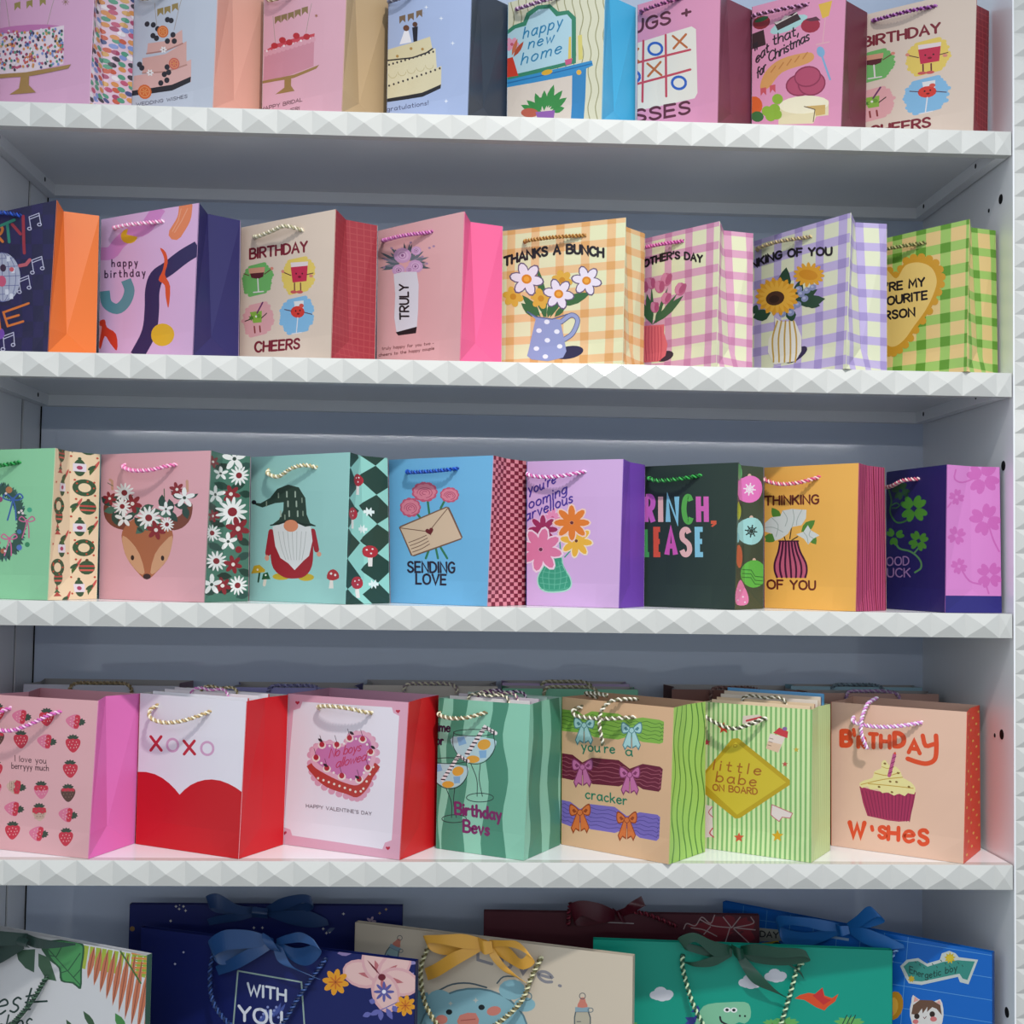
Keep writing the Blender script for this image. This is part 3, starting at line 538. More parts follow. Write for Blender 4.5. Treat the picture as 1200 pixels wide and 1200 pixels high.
small('b3', 'pink gift bag with a strawberry topped cake and tan sides', 'dcabba', 'bfa27c', berry_cake, ZA['1a'], [(940, -5, 0), (965, 12, .01), (1010, 2, .01), (1050, -25, 0)])

def couple_cake(F):
    A = F.pic; bunting(A, [(205, 70), (205, 72)], [(290, 50), (290, 52)], [(215, 70), (245, 63), (275, 52)], '7a6450')
    A.poly([(160, 300), (260, 275), (350, 236), (348, 306), (260, 340), (158, 358)], 'd9cfae'); A.poly([(160, 224), (250, 208), (330, 174), (334, 242), (250, 285), (158, 305)], 'ddd4b4'); A.poly([(163, 180), (250, 155), (312, 134), (320, 180), (250, 210), (162, 225)], 'd9ceaa')
    A.line([(162, 218), (250, 208), (300, 190), (320, 176)], '2a2a30', 5); A.poly([(156, 352), (280, 328), (348, 299), (346, 313), (282, 342), (156, 364)], '26262c')
    for i in range(12): A.ell(168+i*14, 233-i*4.2, 3.4, 4, '3a3438'); A.ell(168+i*16, 306-i*5.6, 3.4, 4, '3a3438')
    for i in range(5): A.ring(180+i*32, 265-i*8, 14, 14, 2, 'c4b88e', 0, 180, 10)
    for x, y in ((245, 176), (285, 178), (197, 203)): A.ell(x, y, 5, 5, 'b08a50')
    A.poly([(226, 104), (205, 162), (247, 154), (236, 110)], 'eceaf0'); A.ell(229, 104, 11, 11, '6a4436'); A.poly([(250, 102), (270, 98), (267, 150), (254, 153)], '20222e'); A.ell(260, 91, 9, 9, '5a3c30')
    for x, y in ((352, 70), (391, 157), (366, 357), (300, 30)): A.star(x, y, 8, 'e8ecf4', 4, .3)
    F.let.text('congratulations!', [(120, 402), (302, 369)], 15, '545a78', 2.2)
small('b4', 'blue gift bag with bride and groom on a cream cake, dark sides', 'a9b9dd', '323a48', couple_cake, ZA['1b'], [(168, 8, 0), (185, 15, .01), (230, 2, .01), (262, -18, 0)], ('8a8a98', '54546a'))

def home_mirror(F):
    P, A = F.pat, F.pic
    for i in range(14):
        x = 575+i*27; P.line([(x+6*math.sin(j*1.3), -90+j*26) for j in range(21)], '9c9a76', 3.5, 2, False)
    A.poly([(565, 125), (605, 92), (640, 80), (652, 48), (690, 22), (735, 18), (765, 45), (800, 40), (826, 66), (824, 226), (585, 288), (565, 288)], '3c8468'); A.poly([(570, 135), (612, 104), (650, 94), (664, 60), (695, 36), (732, 33), (757, 62), (795, 55), (811, 74), (809, 218), (570, 275)], 'b4d4e0')
    A.poly([(570, 288), (880, 217), (884, 234), (860, 245), (858, 264), (570, 318)], '3b8cc4'); A.poly([(570, 314), (812, 268), (808, 420), (570, 430)], 'd9cdc2'); A.poly([(810, 262), (860, 246), (852, 430), (806, 430)], '3b84ba'); A.line([(570, 300), (880, 228)], '2a6aa0', 4)
    A.ell(834, 258, 9, 9, 'e0b050'); A.ell(722, 258, 20, 9, 'd6a93c', -15)
    for x0, y0, x1, y1 in [(700, 390, 680, 330), (710, 390, 712, 320), (720, 380, 745, 300), (725, 380, 775, 320), (730, 385, 790, 345), (735, 392, 782, 380), (700, 395, 650, 355), (695, 398, 630, 372), (715, 370, 690, 345)]: A.leaf(x0, y0, x1, y1, 24, '3f8a4a')
    A.ell(660, 398, 30, 16, 'b8604e'); A.poly([(680, 395), (748, 388), (744, 425), (690, 425)], '9060a8')
    A.poly([(575, 212), (603, 205), (622, 270), (575, 278)], 'c9402f'); A.flower(600, 160, 26, 6, 'e39ab4', 'c05a70', .3); A.leaf(605, 205, 642, 150, 16, 'b0503a'); A.leaf(600, 200, 620, 140, 14, 'c87050'); A.poly([(800, 135), (808, 133), (808, 215), (796, 218)], 'e0c468'); A.poly([(832, 130), (846, 126), (848, 212), (833, 216)], 'd8cc7a'); A.poly([(785, 215), (812, 208), (808, 228), (788, 233)], 'c95e86')
    F.let.text('happy', [(640, 140), (775, 98)], 38, '2e80ac', 4.6, gap=3, slant=.2); F.let.text('new', [(658, 176), (745, 152)], 36, '2e80ac', 4.6, gap=3, slant=.2); F.let.text('home', [(632, 232), (770, 190)], 38, '2e80ac', 4.6, gap=3, slant=.2)
small('b5', 'cream wavy-lined gift bag with a mirror over a blue mantelpiece, cyan sides', 'd9d7be', '44aad6', home_mirror, ZA['1b'], [(617, 35, 0), (640, 38, .01), (720, 16, .012), (778, -12, 0)], ('6a3a6a', 'c8a8c4'))

def noughts(F):
    A = F.pic; A.poly([(985, 185), (1000, 168), (1232, 98), (1247, 108), (1250, 330), (1240, 348), (1000, 402), (985, 392)], 'e2dbcf')
    for l in ([(1062, 148), (1058, 362)], [(1141, 128), (1140, 342)], [(990, 238), (1226, 180)], [(990, 314), (1226, 249)]): A.line(l, 'bf4a5a', 8)
    for x, y in ((1104, 177), (1185, 295), (1025, 275)): A.ring(x, y, 24, 21, 9, '345fb2', 0, 360, 20)
    for x, y in ((1190, 150), (1100, 247), (1022, 200)): A.line([(x-24, y-18), (x+24, y+22)], 'b8683c', 8); A.line([(x-22, y+26), (x+22, y-24)], 'b8683c', 8)
    A.ell(1025, 345, 1, 1, 'bf4a5a')
    F.let.text('HUGS +', [(975, 135), (1228, 66)], 42, '5c2a3a', 9); F.let.text('KISSES', [(960, 446), (1222, 398)], 40, '5c2a3a', 9)
small('b6', 'pink gift bag with a noughts and crosses card, dark red sides', 'd692b0', '74384a', noughts, ZA['1b'], [(1056, 46, 0), (1066, 46, .008), (1130, 28, .012), (1205, -8, 0)], ('5c2a50', 'b8689a'))

def christmas_food(F):
    A = F.pic
    A.ell(277, 84, 32, 24, '8a2a34', -20); A.ell(277, 72, 26, 8, '2e5a3a', -20); A.ell(374, 92, 72, 22, 'a6cccc', -24); A.poly([(322, 86), (400, 46), (417, 74), (335, 114)], '3c2a2c'); A.poly([(320, 84), (345, 78), (360, 60), (385, 62), (402, 45), (405, 52), (330, 92)], 'dcd0cc')
    A.ell(450, 96, 34, 27, '9a2c40', -10); A.poly([(430, 76), (470, 64), (486, 78), (450, 82)], '5a3040')
    A.poly([(478, 20), (526, 6), (514, 62), (492, 72)], 'd8b04e'); A.line([(502, 70), (492, 160)], 'd8a8b0', 3); A.line([(470, 165), (515, 155)], 'd8a8b0', 4)
    A.poly([(236, 128), (285, 110), (293, 165), (240, 182)], '3a2428')
    A.poly([(272, 318), (290, 262), (345, 216), (440, 192), (462, 208), (440, 230), (350, 262), (302, 316)], 'd2995e', 4)
    for i in range(5): A.line([(310+i*28, 262-i*12), (326+i*28, 240-i*12)], 'b87a44', 4)
    for x, y in ((283, 330), (315, 320)): A.poly([(x-10, y-12), (x+10, y-16), (x+10, y+12), (x, y+2), (x-9, y+15)], 'c4555e')
    for x, y, a, b in ((412, 305, 52, 38), (452, 300, 50, 42), (438, 276, 48, 36)): A.ell(x, y, a, b, '8a3450', -12, 20); A.ell(x, y, a-5, b-5, 'ad4c68', -12, 20)
    A.poly([(335, 375), (470, 350), (512, 358), (512, 408), (468, 412), (458, 436), (335, 440)], 'ddd2ac'); A.ell(425, 372, 88, 30, 'ebe4c8', -4, 20); A.poly([(425, 378), (500, 372), (500, 405), (466, 410), (462, 388)], 'c9a868'); A.line([(425, 378), (463, 388), (458, 430)], '5a4a3a', 3)
    A.ell(252, 378, 28, 32, 'd2602e'); A.ell(262, 415, 22, 18, '3a6a38')
    for x, y in ((332, 354), (296, 396), (322, 388), (308, 412), (328, 406)): A.ell(x, y, 19, 18, '8aae3e', 0, 12)
    A.ell(485, 190, 14, 19, '7ea6c8', -15); A.line([(489, 205), (517, 286)], '7ea6c8', 7)
    F.let.text("I'll", [(240, 195), (262, 180)], 26, '2a2028', 5); F.let.text('eat', [(258, 232), (303, 190)], 36, '2a2028', 5, gap=1.4); F.let.text('that,', [(318, 168), (408, 130)], 36, '2a2028', 5, gap=1.4)
    F.let.text('for', [(262, 284), (292, 255)], 34, '2a2028', 5, gap=1.2); F.let.text('Christmas', [(303, 226), (445, 148)], 34, '2a2028', 5, gap=1.2)
small('b7', 'pink gift bag covered in party food with cheese, grapes and ham', 'd893b2', '6c2c3c', christmas_food, ZA['1c'], [(248, 60, 0), (270, 62, .01), (350, 48, .012), (437, 20, 0)], ('4a1c38', 'c890b8'), rear=False)

def cheers(F, ox=0, oy=0):
    A, L = F.pic, F.let
    def splash(x, y, rx, ry, c):
        for k in range(11):
            t = (k-5)/5.5; ln = math.sqrt(1-t*t*.8)
            A.line([(x-rx*ln*rnd.uniform(.85, 1.05), y+t*ry+8), (x+rx*ln*rnd.uniform(.85, 1.05), y+t*ry-8)], c, ry*.26)
    splash(115, 397, 62, 64, '74b468'); splash(288, 380, 66, 72, 'e4c868'); splash(115, 566, 60, 66, 'dfa6a8'); splash(280, 548, 68, 72, '86b8dc')
    A.poly([(78, 352), (148, 344), (140, 385), (118, 395), (90, 390)], '5a262c'); A.poly([(78, 350), (148, 343), (146, 366), (80, 372)], 'd49a80'); A.line([(117, 394), (119, 450)], 'e4dcd8', 5); A.line([(98, 452), (140, 448)], 'e4dcd8', 5)
    A.line([(80, 380), (58, 372)], '6a3a34', 4); A.line([(146, 374), (176, 352)], '6a3a34', 4); A.ell(178, 350, 7, 7, 'd88a78')
    A.poly([(258, 325), (332, 320), (324, 404), (264, 410)], 'e4d4d4'); A.poly([(258, 345), (330, 338), (324, 404), (264, 410)], 'c4304e'); A.line([(258, 380), (226, 366)], '5a2a30', 4); A.line([(326, 376), (352, 370)], '5a2a30', 4); A.ell(224, 363, 7, 7, 'd88a78'); A.ell(343, 382, 8, 7, 'd88a78')
    for x in (280, 306): A.ell(x, 372, 3, 4, '2a1418'); A.line([(x-8, 412), (x-8, 446)], '6a2a34', 5); A.ell(x-12, 450, 14, 7, 'c85a58')
    A.ell(294, 386, 7, 5, '7a1428')
    A.poly([(82, 536), (132, 530), (130, 578), (96, 582)], '8ab24a'); A.line([(112, 540), (136, 494)], '6a3060', 6); A.line([(84, 566), (62, 574)], '3a3028', 4); A.line([(130, 560), (152, 540)], '3a3028', 4); A.star(88, 560, 14, '4a7a30', 6); A.ell(118, 552, 9, 9, '6a9a3a'); A.line([(100, 596), (102, 622)], '8a3a3a', 6); A.line([(122, 594), (124, 618)], '8a3a3a', 6); A.ell(108, 554, 4, 5, 'e8e4d8')
    A.poly([(268, 490), (310, 486), (308, 520), (272, 522)], 'e2e0e0'); A.ell(283, 534, 30, 25, 'd23e34'); A.line([(283, 558), (276, 620)], 'e2e0e4', 4); A.line([(256, 626), (298, 620)], 'e2e0e4', 4); A.line([(256, 530), (228, 524)], '5a3a48', 4); A.line([(312, 536), (344, 544)], '5a3a48', 4); A.ell(300, 508, 10, 9, 'd2564a')
    A.ell(275, 530, 3, 4, '2a1418'); A.ell(293, 528, 3, 4, '2a1418'); A.ell(285, 542, 6, 4, '7a1418')
    L.text('BIRTHDAY', [(84, 308), (328, 276)], 42, '7c2432', 9); L.text('CHEERS', [(102, 702), (290, 686)], 40, '7c2432', 9)
def grid_side(S):
    S.m = lambda p: p; S.fr(0, 0, 1)
    for i in range(1, 9): S.line([(i/9, 0), (i/9, 1)], 'ae4a4e', .012, 0, False)
    for i in range(1, 22): S.line([(0, i/22), (1, i/22)], 'ae4a4e', .006, 0, False)
_q = BAGS['c3'][2]; row, par, q, sq = BAGS['b8']
h38 = homography(q, _q)
hd = [(h38(p)) for p in [(800+668/3, 75/3), (800+700/3, 76/3), (800+800/3, 52/3), (800+886/3, 25/3)]]
gift_bag(par, 'cream birthday drinks gift bag on the top shelf beside the side panel', GRP[0], 'ddcabb', '8c2a34', cheers, grid_side, [((x-270)*3.636, (y-220)*3.636, o) for (x, y), o in zip(hd, (0, .01, .012, 0))], ('5c1c58', 'b06ab4'), quad=_q, squad=sq, z=ZS[0], frame=ZA['2b'])

# ================================================================== second shelf
def party(F):
    P, A, L = F.pat, F.pic, F.let
    for i in range(7):
        for j in range(10):
            if (i+j) % 2: P.poly([(-110+i*52, 60+j*72), (-58+i*52, 58+j*72), (-58+i*52, 130+j*72), (-110+i*52, 132+j*72)], '231c52')
    A.ell(10, 430, 84, 116, 'b8bcd0', 0, 30)
    for k in (-.75, -.4, 0, .4, .75): A.line([(10+84*k*math.cos(t), 430+116*math.sin(t)) for t in np.linspace(-PI/2, PI/2, 13)], '565a94', 2.5); A.line([(10-84*math.sqrt(1-k*k), 430+k*112), (10+84*math.sqrt(1-k*k), 424+k*112)], '565a94', 2.5)
    for x, y in ((-10, 360), (40, 345), (62, 400), (30, 500), (50, 520)): A.poly([(x-8, y-12), (x+8, y-13), (x+8, y+12), (x-8, y+13)], 'e4e6f2')
    A.ell(15, 388, 14, 18, '3a2040'); A.ell(-15, 390, 14, 18, '3a2040'); A.ell(55, 395, 11, 11, 'd4606a'); A.ell(8, 450, 20, 26, 'd45a7c'); A.line([(92, 378), (122, 372), (140, 350)], 'c4606c', 16)
    for x, y in ((165, 160), (175, 370), (112, 460), (35, 720)):
        A.line([(x-18, y+38), (x-26, y-18), (x+20, y-36), (x+28, y+18)], 'c6c4dc', 4); A.line([(x-24, y-6), (x+20, y-24)], 'c6c4dc', 4); A.ring(x-24, y+40, 9, 7, 4, 'c6c4dc', 0, 360, 12); A.ring(x+22, y+20, 9, 7, 4, 'c6c4dc', 0, 360, 12)
    L.text('PAR', [(-150, 330), (15, 262)], 80, 'e08038', 13); L.line([(0, 186), (70, 156)], '2f8a74', 14); L.line([(36, 172), (46, 264)], '2f8a74', 14); L.line([(60, 178), (100, 226)], 'a03040', 14); L.line([(112, 138), (116, 318)], 'a03040', 14)
    L.text('TIM', [(-150, 700), (-5, 668)], 80, 'e07a36', 10); L.line([(130, 552), (12, 594), (30, 656), (102, 634)], 'e07a36', 10); L.line([(22, 624), (82, 606)], 'e07a36', 10); A.ell(-5, 690, 20, 26, '7a4ab0')
small('c1', 'dark navy party gift bag with a mirror ball and bright orange sides', '1d1a44', 'f07f3e', party, ZA['2a'], [(-26, 134, 0), (-14, 128, .01), (50, 128, .012), (98, 135, 0)], ('2450b8', '16347e'))

def ribbons(F):
    A = F.pic
    A.line([(455, 315), (520, 312), (560, 265), (620, 215), (680, 195), (715, 150), (750, 95)], 'd088c4', 62, 4, False)
    A.line([(872, 82), (862, 150), (822, 222)], 'e0845c', 62, 4); A.line([(880, 100), (852, 160), (820, 215)], 'e8a080', 4); A.line([(850, 100), (836, 160), (810, 210)], 'e8a080', 4)
    A.line([(930, 288), (860, 330), (790, 385), (735, 425), (712, 490), (707, 580), (692, 680), (640, 790)], '2b2456', 68, 4, False)
    A.poly([(752, 290), (778, 310), (786, 360), (772, 415), (796, 470), (786, 570), (774, 520), (770, 465), (742, 440), (762, 395), (770, 340)], 'd9532e', 3)
    A.line([(590, 440), (605, 490), (585, 545), (545, 575), (500, 550), (490, 492)], '5e909e', 48, 4, False)
    A.ell(757, 693, 56, 52, 'dfae34', 0, 20); A.ell(607, 232, 40, 36, 'dfae34'); A.line([(600, 205), (665, 215), (700, 180)], 'd088c4', 40, 3, False)
    A.poly([(462, 640), (490, 625), (500, 660), (540, 690), (545, 765), (515, 735), (490, 700), (470, 760), (458, 720)], 'd2402e', 3); A.line([(470, 660), (460, 720)], 'e8a0a8', 14)
    F.let.text('happy', [(525, 378), (645, 374)], 34, '3a2244', 5.5, gap=5); F.let.text('birthday', [(492, 430), (680, 422)], 34, '3a2244', 5.5, gap=5)
small('c2', 'lilac happy birthday gift bag with ribbon shapes and navy sides', 'd8b0d6', '302c64', ribbons, ZA['2a'], [(542, 192, 0), (560, 196, .008), (650, 184, .012), (765, 162, 0)], ('e088b4', 'f0d4e4'))
small('c3', 'cream birthday drinks gift bag on the second shelf', 'dfcbba', 'a03640', cheers, ZA['2b'], [(103, 212, 0), (140, 216, .01), (200, 195, .012), (260, 175, .014), (310, 185, 0)], ('e0d8c0', 'a8a080'), sidedraw=grid_side)

def truly(F):
    A, L = F.pic, F.let
    for k in range(34):
        t = R(-195+k*6.2); l = rnd.uniform(70, 125); cx, cy = 748+rnd.uniform(-10, 10), 335; A.leaf(cx+30*math.cos(t), cy+24*math.sin(t), cx+l*math.cos(t), cy+l*.8*math.sin(t), 12, rnd.choice(['5c6a74', '6e7680', '4c5a60', '8a8494']))
    for x, y in ((660, 310), (850, 262), (868, 255), (820, 300), (688, 262), (770, 238), (656, 345), (838, 330)): A.ell(x, y, 6, 5, 'a888a8', 0, 8)
    for x, y, r in ((735, 294, 38), (790, 342, 32), (718, 358, 28), (794, 274, 22), (765, 356, 18)):
        A.ell(x, y, r, r*.88, 'cfa4cc', 0, 12); A.ell(x+2, y, r*.66, r*.55, 'dcb8d8', 20, 12); A.ring(x, y, r*.4, r*.35, 3, 'a878a8'); A.ell(x, y, r*.16, r*.16, '8a5a8a')
    A.poly([(697, 376), (730, 366), (795, 365), (802, 420), (797, 530), (790, 602), (705, 622), (697, 560), (702, 460)], 'e0dfe8'); A.poly([(702, 621), (790, 597), (786, 624), (712, 634)], '241e22')
    L.text('TRULY', [(757, 566), (757, 420)], 36, '1e1a1e', 7.5, up=(-1, 0)); L.text('truly happy for you two -', [(645, 695), (862, 670)], 12, '8a5a5a', 2.2); L.text('cheers to the happy couple', [(632, 722), (865, 692)], 12, '8a5a5a', 2.2)
small('c4', 'pale pink gift bag with a white vase reading TRULY and hot pink sides', 'e4aeb0', 'ee6698', truly, ZA['2b'], [(658, 226, 0), (675, 232, .01), (760, 214, .012), (858, 192, 0)], ('b85aa0', 'cc84b8'))

def gingham(P, bx, by, nx, ny, wx, wy, stripe, cross, ox=.04, oy=.03):
    m, o = P.m, P.o; P.m = lambda p: p; P.fr(0, 0, 1)
    X = [(ox+i/nx) for i in range(-1, int(nx)+2)]; Y = [(oy+j/ny) for j in range(-1, int(ny)+2)]
    sq = lambda a, b, c, d, k: P.tris([((a, c), (b, c), (b, d)), ((a, c), (b, d), (a, d))], k)
    for x in X: sq(x, x+wx, -.01, 1.01, stripe)
    for y in Y: sq(-.01, 1.01, y, y+wy, stripe)
    for x in X:
        for y in Y: sq(x, x+wx, y, y+wy, cross)
    P.m, P.o = m, o
def gside(stripe, cross): return lambda S: gingham(S, 0, 0, 2.6, 6.4, .14, .055, stripe, cross, .1)
def daffodils(F):
    A = F.pic; gingham(F.pat, 0, 0, 4.9, 6.4, .068, .055, 'e8c090', 'dca66a')
    A.ell(322, 725, 66, 28, '2c2a4a', -10, 20)
    for a, b, c, d, w in [(225, 575, 190, 355, 34), (240, 570, 298, 365, 30), (280, 520, 420, 465, 44), (200, 570, 120, 475, 36), (190, 575, 115, 510, 38), (225, 575, 160, 440, 24), (240, 575, 330, 420, 22), (215, 575, 215, 500, 26), (260, 570, 310, 520, 24), (230, 575, 250, 500, 22)]: A.leaf(a, b, c, d, w, '3c6a3e')
    for x, y, r in ((80, 482, 46), (202, 490, 46), (296, 410, 46)): A.flower(x, y, r, 6, 'dcac48', 'c88c2c', .34, .3, 15)
    for x, y, r in ((140, 405, 70), (280, 470, 64), (403, 412, 62)): A.flower(x, y, r, 6, 'eae2ee', None, .27, .3, 10, '6a5a78'); A.ell(x, y, r*.32, r*.3, 'd98a2c', 0, 14); A.ell(x, y, r*.18, r*.17, 'eda845')
    A.line([(288, 592), (335, 562), (362, 585), (340, 640), (303, 668)], '5a648c', 22, 5); A.line([(288, 592), (335, 562), (362, 585), (340, 640), (303, 668)], '98a2ca', 16, 5)
    A.poly([(142, 548), (180, 570), (290, 582), (318, 558), (286, 592), (298, 650), (312, 720), (298, 748), (232, 763), (160, 756), (140, 740), (163, 640), (178, 580)], '939dc8'); A.line([(142, 548), (180, 570), (250, 580), (318, 558)], '5a648c', 5)
    for x, y in ((227, 592), (192, 630), (270, 634), (228, 672), (180, 708), (282, 698), (220, 743)): A.ell(x, y, 12, 10, 'e8eaf4')
    F.let.text('THANKS A BUNCH', [(42, 346), (130, 320), (250, 297), (360, 292), (478, 308)], 37, '201a22', 10.5)
small('c5', 'orange gingham thank you gift bag with daffodils in a spotted blue jug', 'e2e2ba', 'e2e2ba', daffodils, ZA['2c'], [(132, 240, 0), (160, 240, .01), (270, 228, .012), (394, 212, 0)], ('b88a48', 'a07038'), sidedraw=gside('e8c090', 'dca66a'))

def tulips(F):
    A = F.pic; gingham(F.pat, 0, 0, 4.8, 6.4, .072, .055, 'd9a4bc', 'c682a6')
    A.ell(742, 742, 40, 22, '3a2a3a', -18)
    for a, b, c, d, w in [(690, 605, 828, 478, 34), (690, 605, 668, 470, 30), (700, 600, 762, 440, 14), (690, 600, 690, 440, 14), (700, 600, 740, 500, 18), (690, 605, 640, 500, 30), (705, 600, 800, 470, 18)]: A.leaf(a, b, c, d, w, '3e6444')
    for x, y, r, a in ((688, 425, 26, -10), (755, 408, 30, 15), (725, 440, 28, 0), (815, 450, 30, 25), (752, 490, 26, 20), (702, 530, 24, 0), (655, 440, 26, -15)):
        A.ell(x, y, r*.8, r, 'c26a90', a); A.ell(x-r*.3, y-r*.1, r*.42, r*.9, 'd487a8', a-8); A.ell(x+r*.34, y-r*.1, r*.4, r*.86, 'b2567e', a+10)
    A.poly([(640, 612), (742, 604), (740, 640), (754, 690), (745, 740), (715, 765), (650, 770), (610, 740), (605, 680), (630, 640)], 'de6c76', 0)
    for i in range(8): A.line([(636+i*13, 614), (630+i*14, 690), (640+i*12, 762)], 'b8485c', 3, 4)
    F.let.text('HAPPY', [(470, 480), (540, 420), (610, 376)], 30, '201a22', 8.5); F.let.text("MOTHER'S DAY", [(628, 364), (740, 324), (820, 316), (912, 332)], 30, '201a22', 8.5)
small('c6', "pink gingham mother's day gift bag with tulips in a coral vase", 'e3e3c0', 'e3e3c0', tulips, ZA['2c'], [(640, 285, 0), (665, 274, .01), (740, 258, .012), (825, 237, 0)], ('c0549a', 'd070ac'), sidedraw=gside('d9a4bc', 'c682a6'))

def sunflowers(F):
    A = F.pic; gingham(F.pat, 0, 0, 4.7, 6.4, .078, .06, 'c0b2da', 'a292c6')
    A.ell(225, 715, 55, 22, '3a3050', -35)
    for a, b, c, d, w in [(170, 470, 190, 345, 56), (230, 500, 352, 480, 52), (200, 520, 210, 578, 44), (120, 540, 45, 560, 50), (230, 480, 250, 400, 40), (215, 500, 320, 440, 40), (260, 495, 330, 510, 36), (70, 530, 40, 520, 40)]: A.leaf(a, b, c, d, w, '2c4a38')
    A.flower(285, 378, 66, 15, 'e0a43c', None, .15, .3, 5, None, .66); A.ell(282, 378, 40, 22, 'd28f30', 10)
    for x, y in ((250, 460), (275, 445), (300, 432), (265, 480), (240, 440), (185, 525), (205, 540), (170, 545), (215, 515), (235, 505)): A.ell(x, y, 16, 13, '8a92b8', -30); A.ell(x-3, y-3, 7, 6, 'b0b6d4')
    A.flower(148, 470, 92, 18, 'e3a33a', None, .14, .3, 0, None, .8); A.flower(148, 470, 80, 18, 'eeb54c', None, .1, .3, 10, None, .8); A.ell(140, 478, 40, 30, '4e3226', -15, 18); A.ell(136, 482, 22, 16, '35221c', -15)
    A.poly([(138, 560), (165, 578), (222, 574), (248, 640), (246, 700), (222, 742), (132, 756), (106, 705), (110, 650), (138, 605)], 'e9e4da', 0)
    for i in range(5): A.line([(148+i*17, 575), (126+i*25, 650), (130+i*23, 745)], 'c4a252', 7, 4)
    F.let.text('THI', [(-70, 420), (20, 360)], 32, '201a22', 9); F.let.text('NKING OF YOU', [(40, 350), (120, 318), (215, 298), (382, 292)], 32, '201a22', 9)
small('c7', 'lilac gingham gift bag with sunflowers in a striped vase', 'dfe1c4', 'dfe1c4', sunflowers, ZA['2d'], [(66, 268, 0), (90, 262, .01), (180, 236, .012), (290, 212, 0)], ('c0aa7a', '8a7c6a'), sidedraw=gside('c0b2da', 'a292c6'))

def favourite(F):
    A = F.pic; gingham(F.pat, 0, 0, 4.3, 6.4, .095, .065, 'a4c86e', '66993a')
    H = [(655, 378), (700, 315), (765, 300), (825, 325), (850, 385), (835, 450), (795, 530), (735, 610), (690, 672), (640, 706), (600, 690), (560, 600), (520, 500), (500, 400), (530, 340), (600, 330)]
    Hs = spline(H, 4, True)
    for i in range(0, len(Hs), 2): A.ell(Hs[i][0], Hs[i][1], 17, 17, 'd29c3a', 0, 10)
    A.poly(H, 'd29c3a', 4); c = np.array((670, 490.)); A.poly([c+(np.array(p)-c)*.88 for p in H], 'ecca7c', 4)
    F.let.text("YOU'RE MY", [(512, 462), (776, 422)], 33, '201a22', 8.5); F.let.text('FAVOURITE', [(520, 520), (786, 478)], 33, '201a22', 8.5); F.let.text('PERSON', [(545, 574), (732, 550)], 33, '201a22', 8.5)
small('c8', 'green gingham gift bag with a scalloped golden heart', 'e8c88c', 'e8c88c', favourite, ZA['2d'], [(545, 290, 0), (610, 272, .01), (690, 258, .012), (778, 237, 0)], ('a8a068', '6a7040'), sidedraw=gside('a4c86e', '66993a'))

# ================================================================== third shelf
def wreath(F):
    A = F.pic
    for i in range(70):
        t = 2*PI*i/70; x, y = 5+92*math.cos(t), 452+150*math.sin(t); d = rnd.uniform(-.5, .5)
        A.leaf(x-26*math.cos(t+d), y-34*math.sin(t+d), x+30*math.cos(t+d), y+40*math.sin(t+d), 20, rnd.choice(['33524a', '3c6458', '2c4640', '4a6a70']))
    A.ring(5, 452, 92, 150, 34, '35564c', 0, 360, 36)
    for x, y, c, s in ((62, 348, '3f62a8', 1), (125, 450, 'cc6a92', .8), (40, 532, 'd86a9a', .8), (-40, 560, 'c05a80', .8)):
        for k in (-1, 1):
            A.line([(x, y), (x+k*30*s, y-26*s), (x+k*46*s, y-8*s), (x+k*20*s, y+4*s), (x, y)], c, 7*s, 4); A.line([(x, y), (x+k*10*s, y+40*s), (x+k*20*s-8, y+98*s)], c, 7*s, 3)
        A.ell(x, y, 9*s, 9*s, c)
    for x, y, r, c in ((45, 303, 16, 'b87850'), (138, 398, 12, '4aa888'), (86, 574, 13, '5a78c0'), (0, 348, 14, '9a4a70'), (124, 560, 12, '3a8a60'), (88, 500, 11, '4a7aa8'), (10, 590, 12, 'b06a50')): A.ell(x, y, r, r, c)
    for x, y in ((88, 410), (100, 402), (106, 414), (30, 320), (20, 590)): A.ell(x, y, 6, 6, 'e8d8d8')
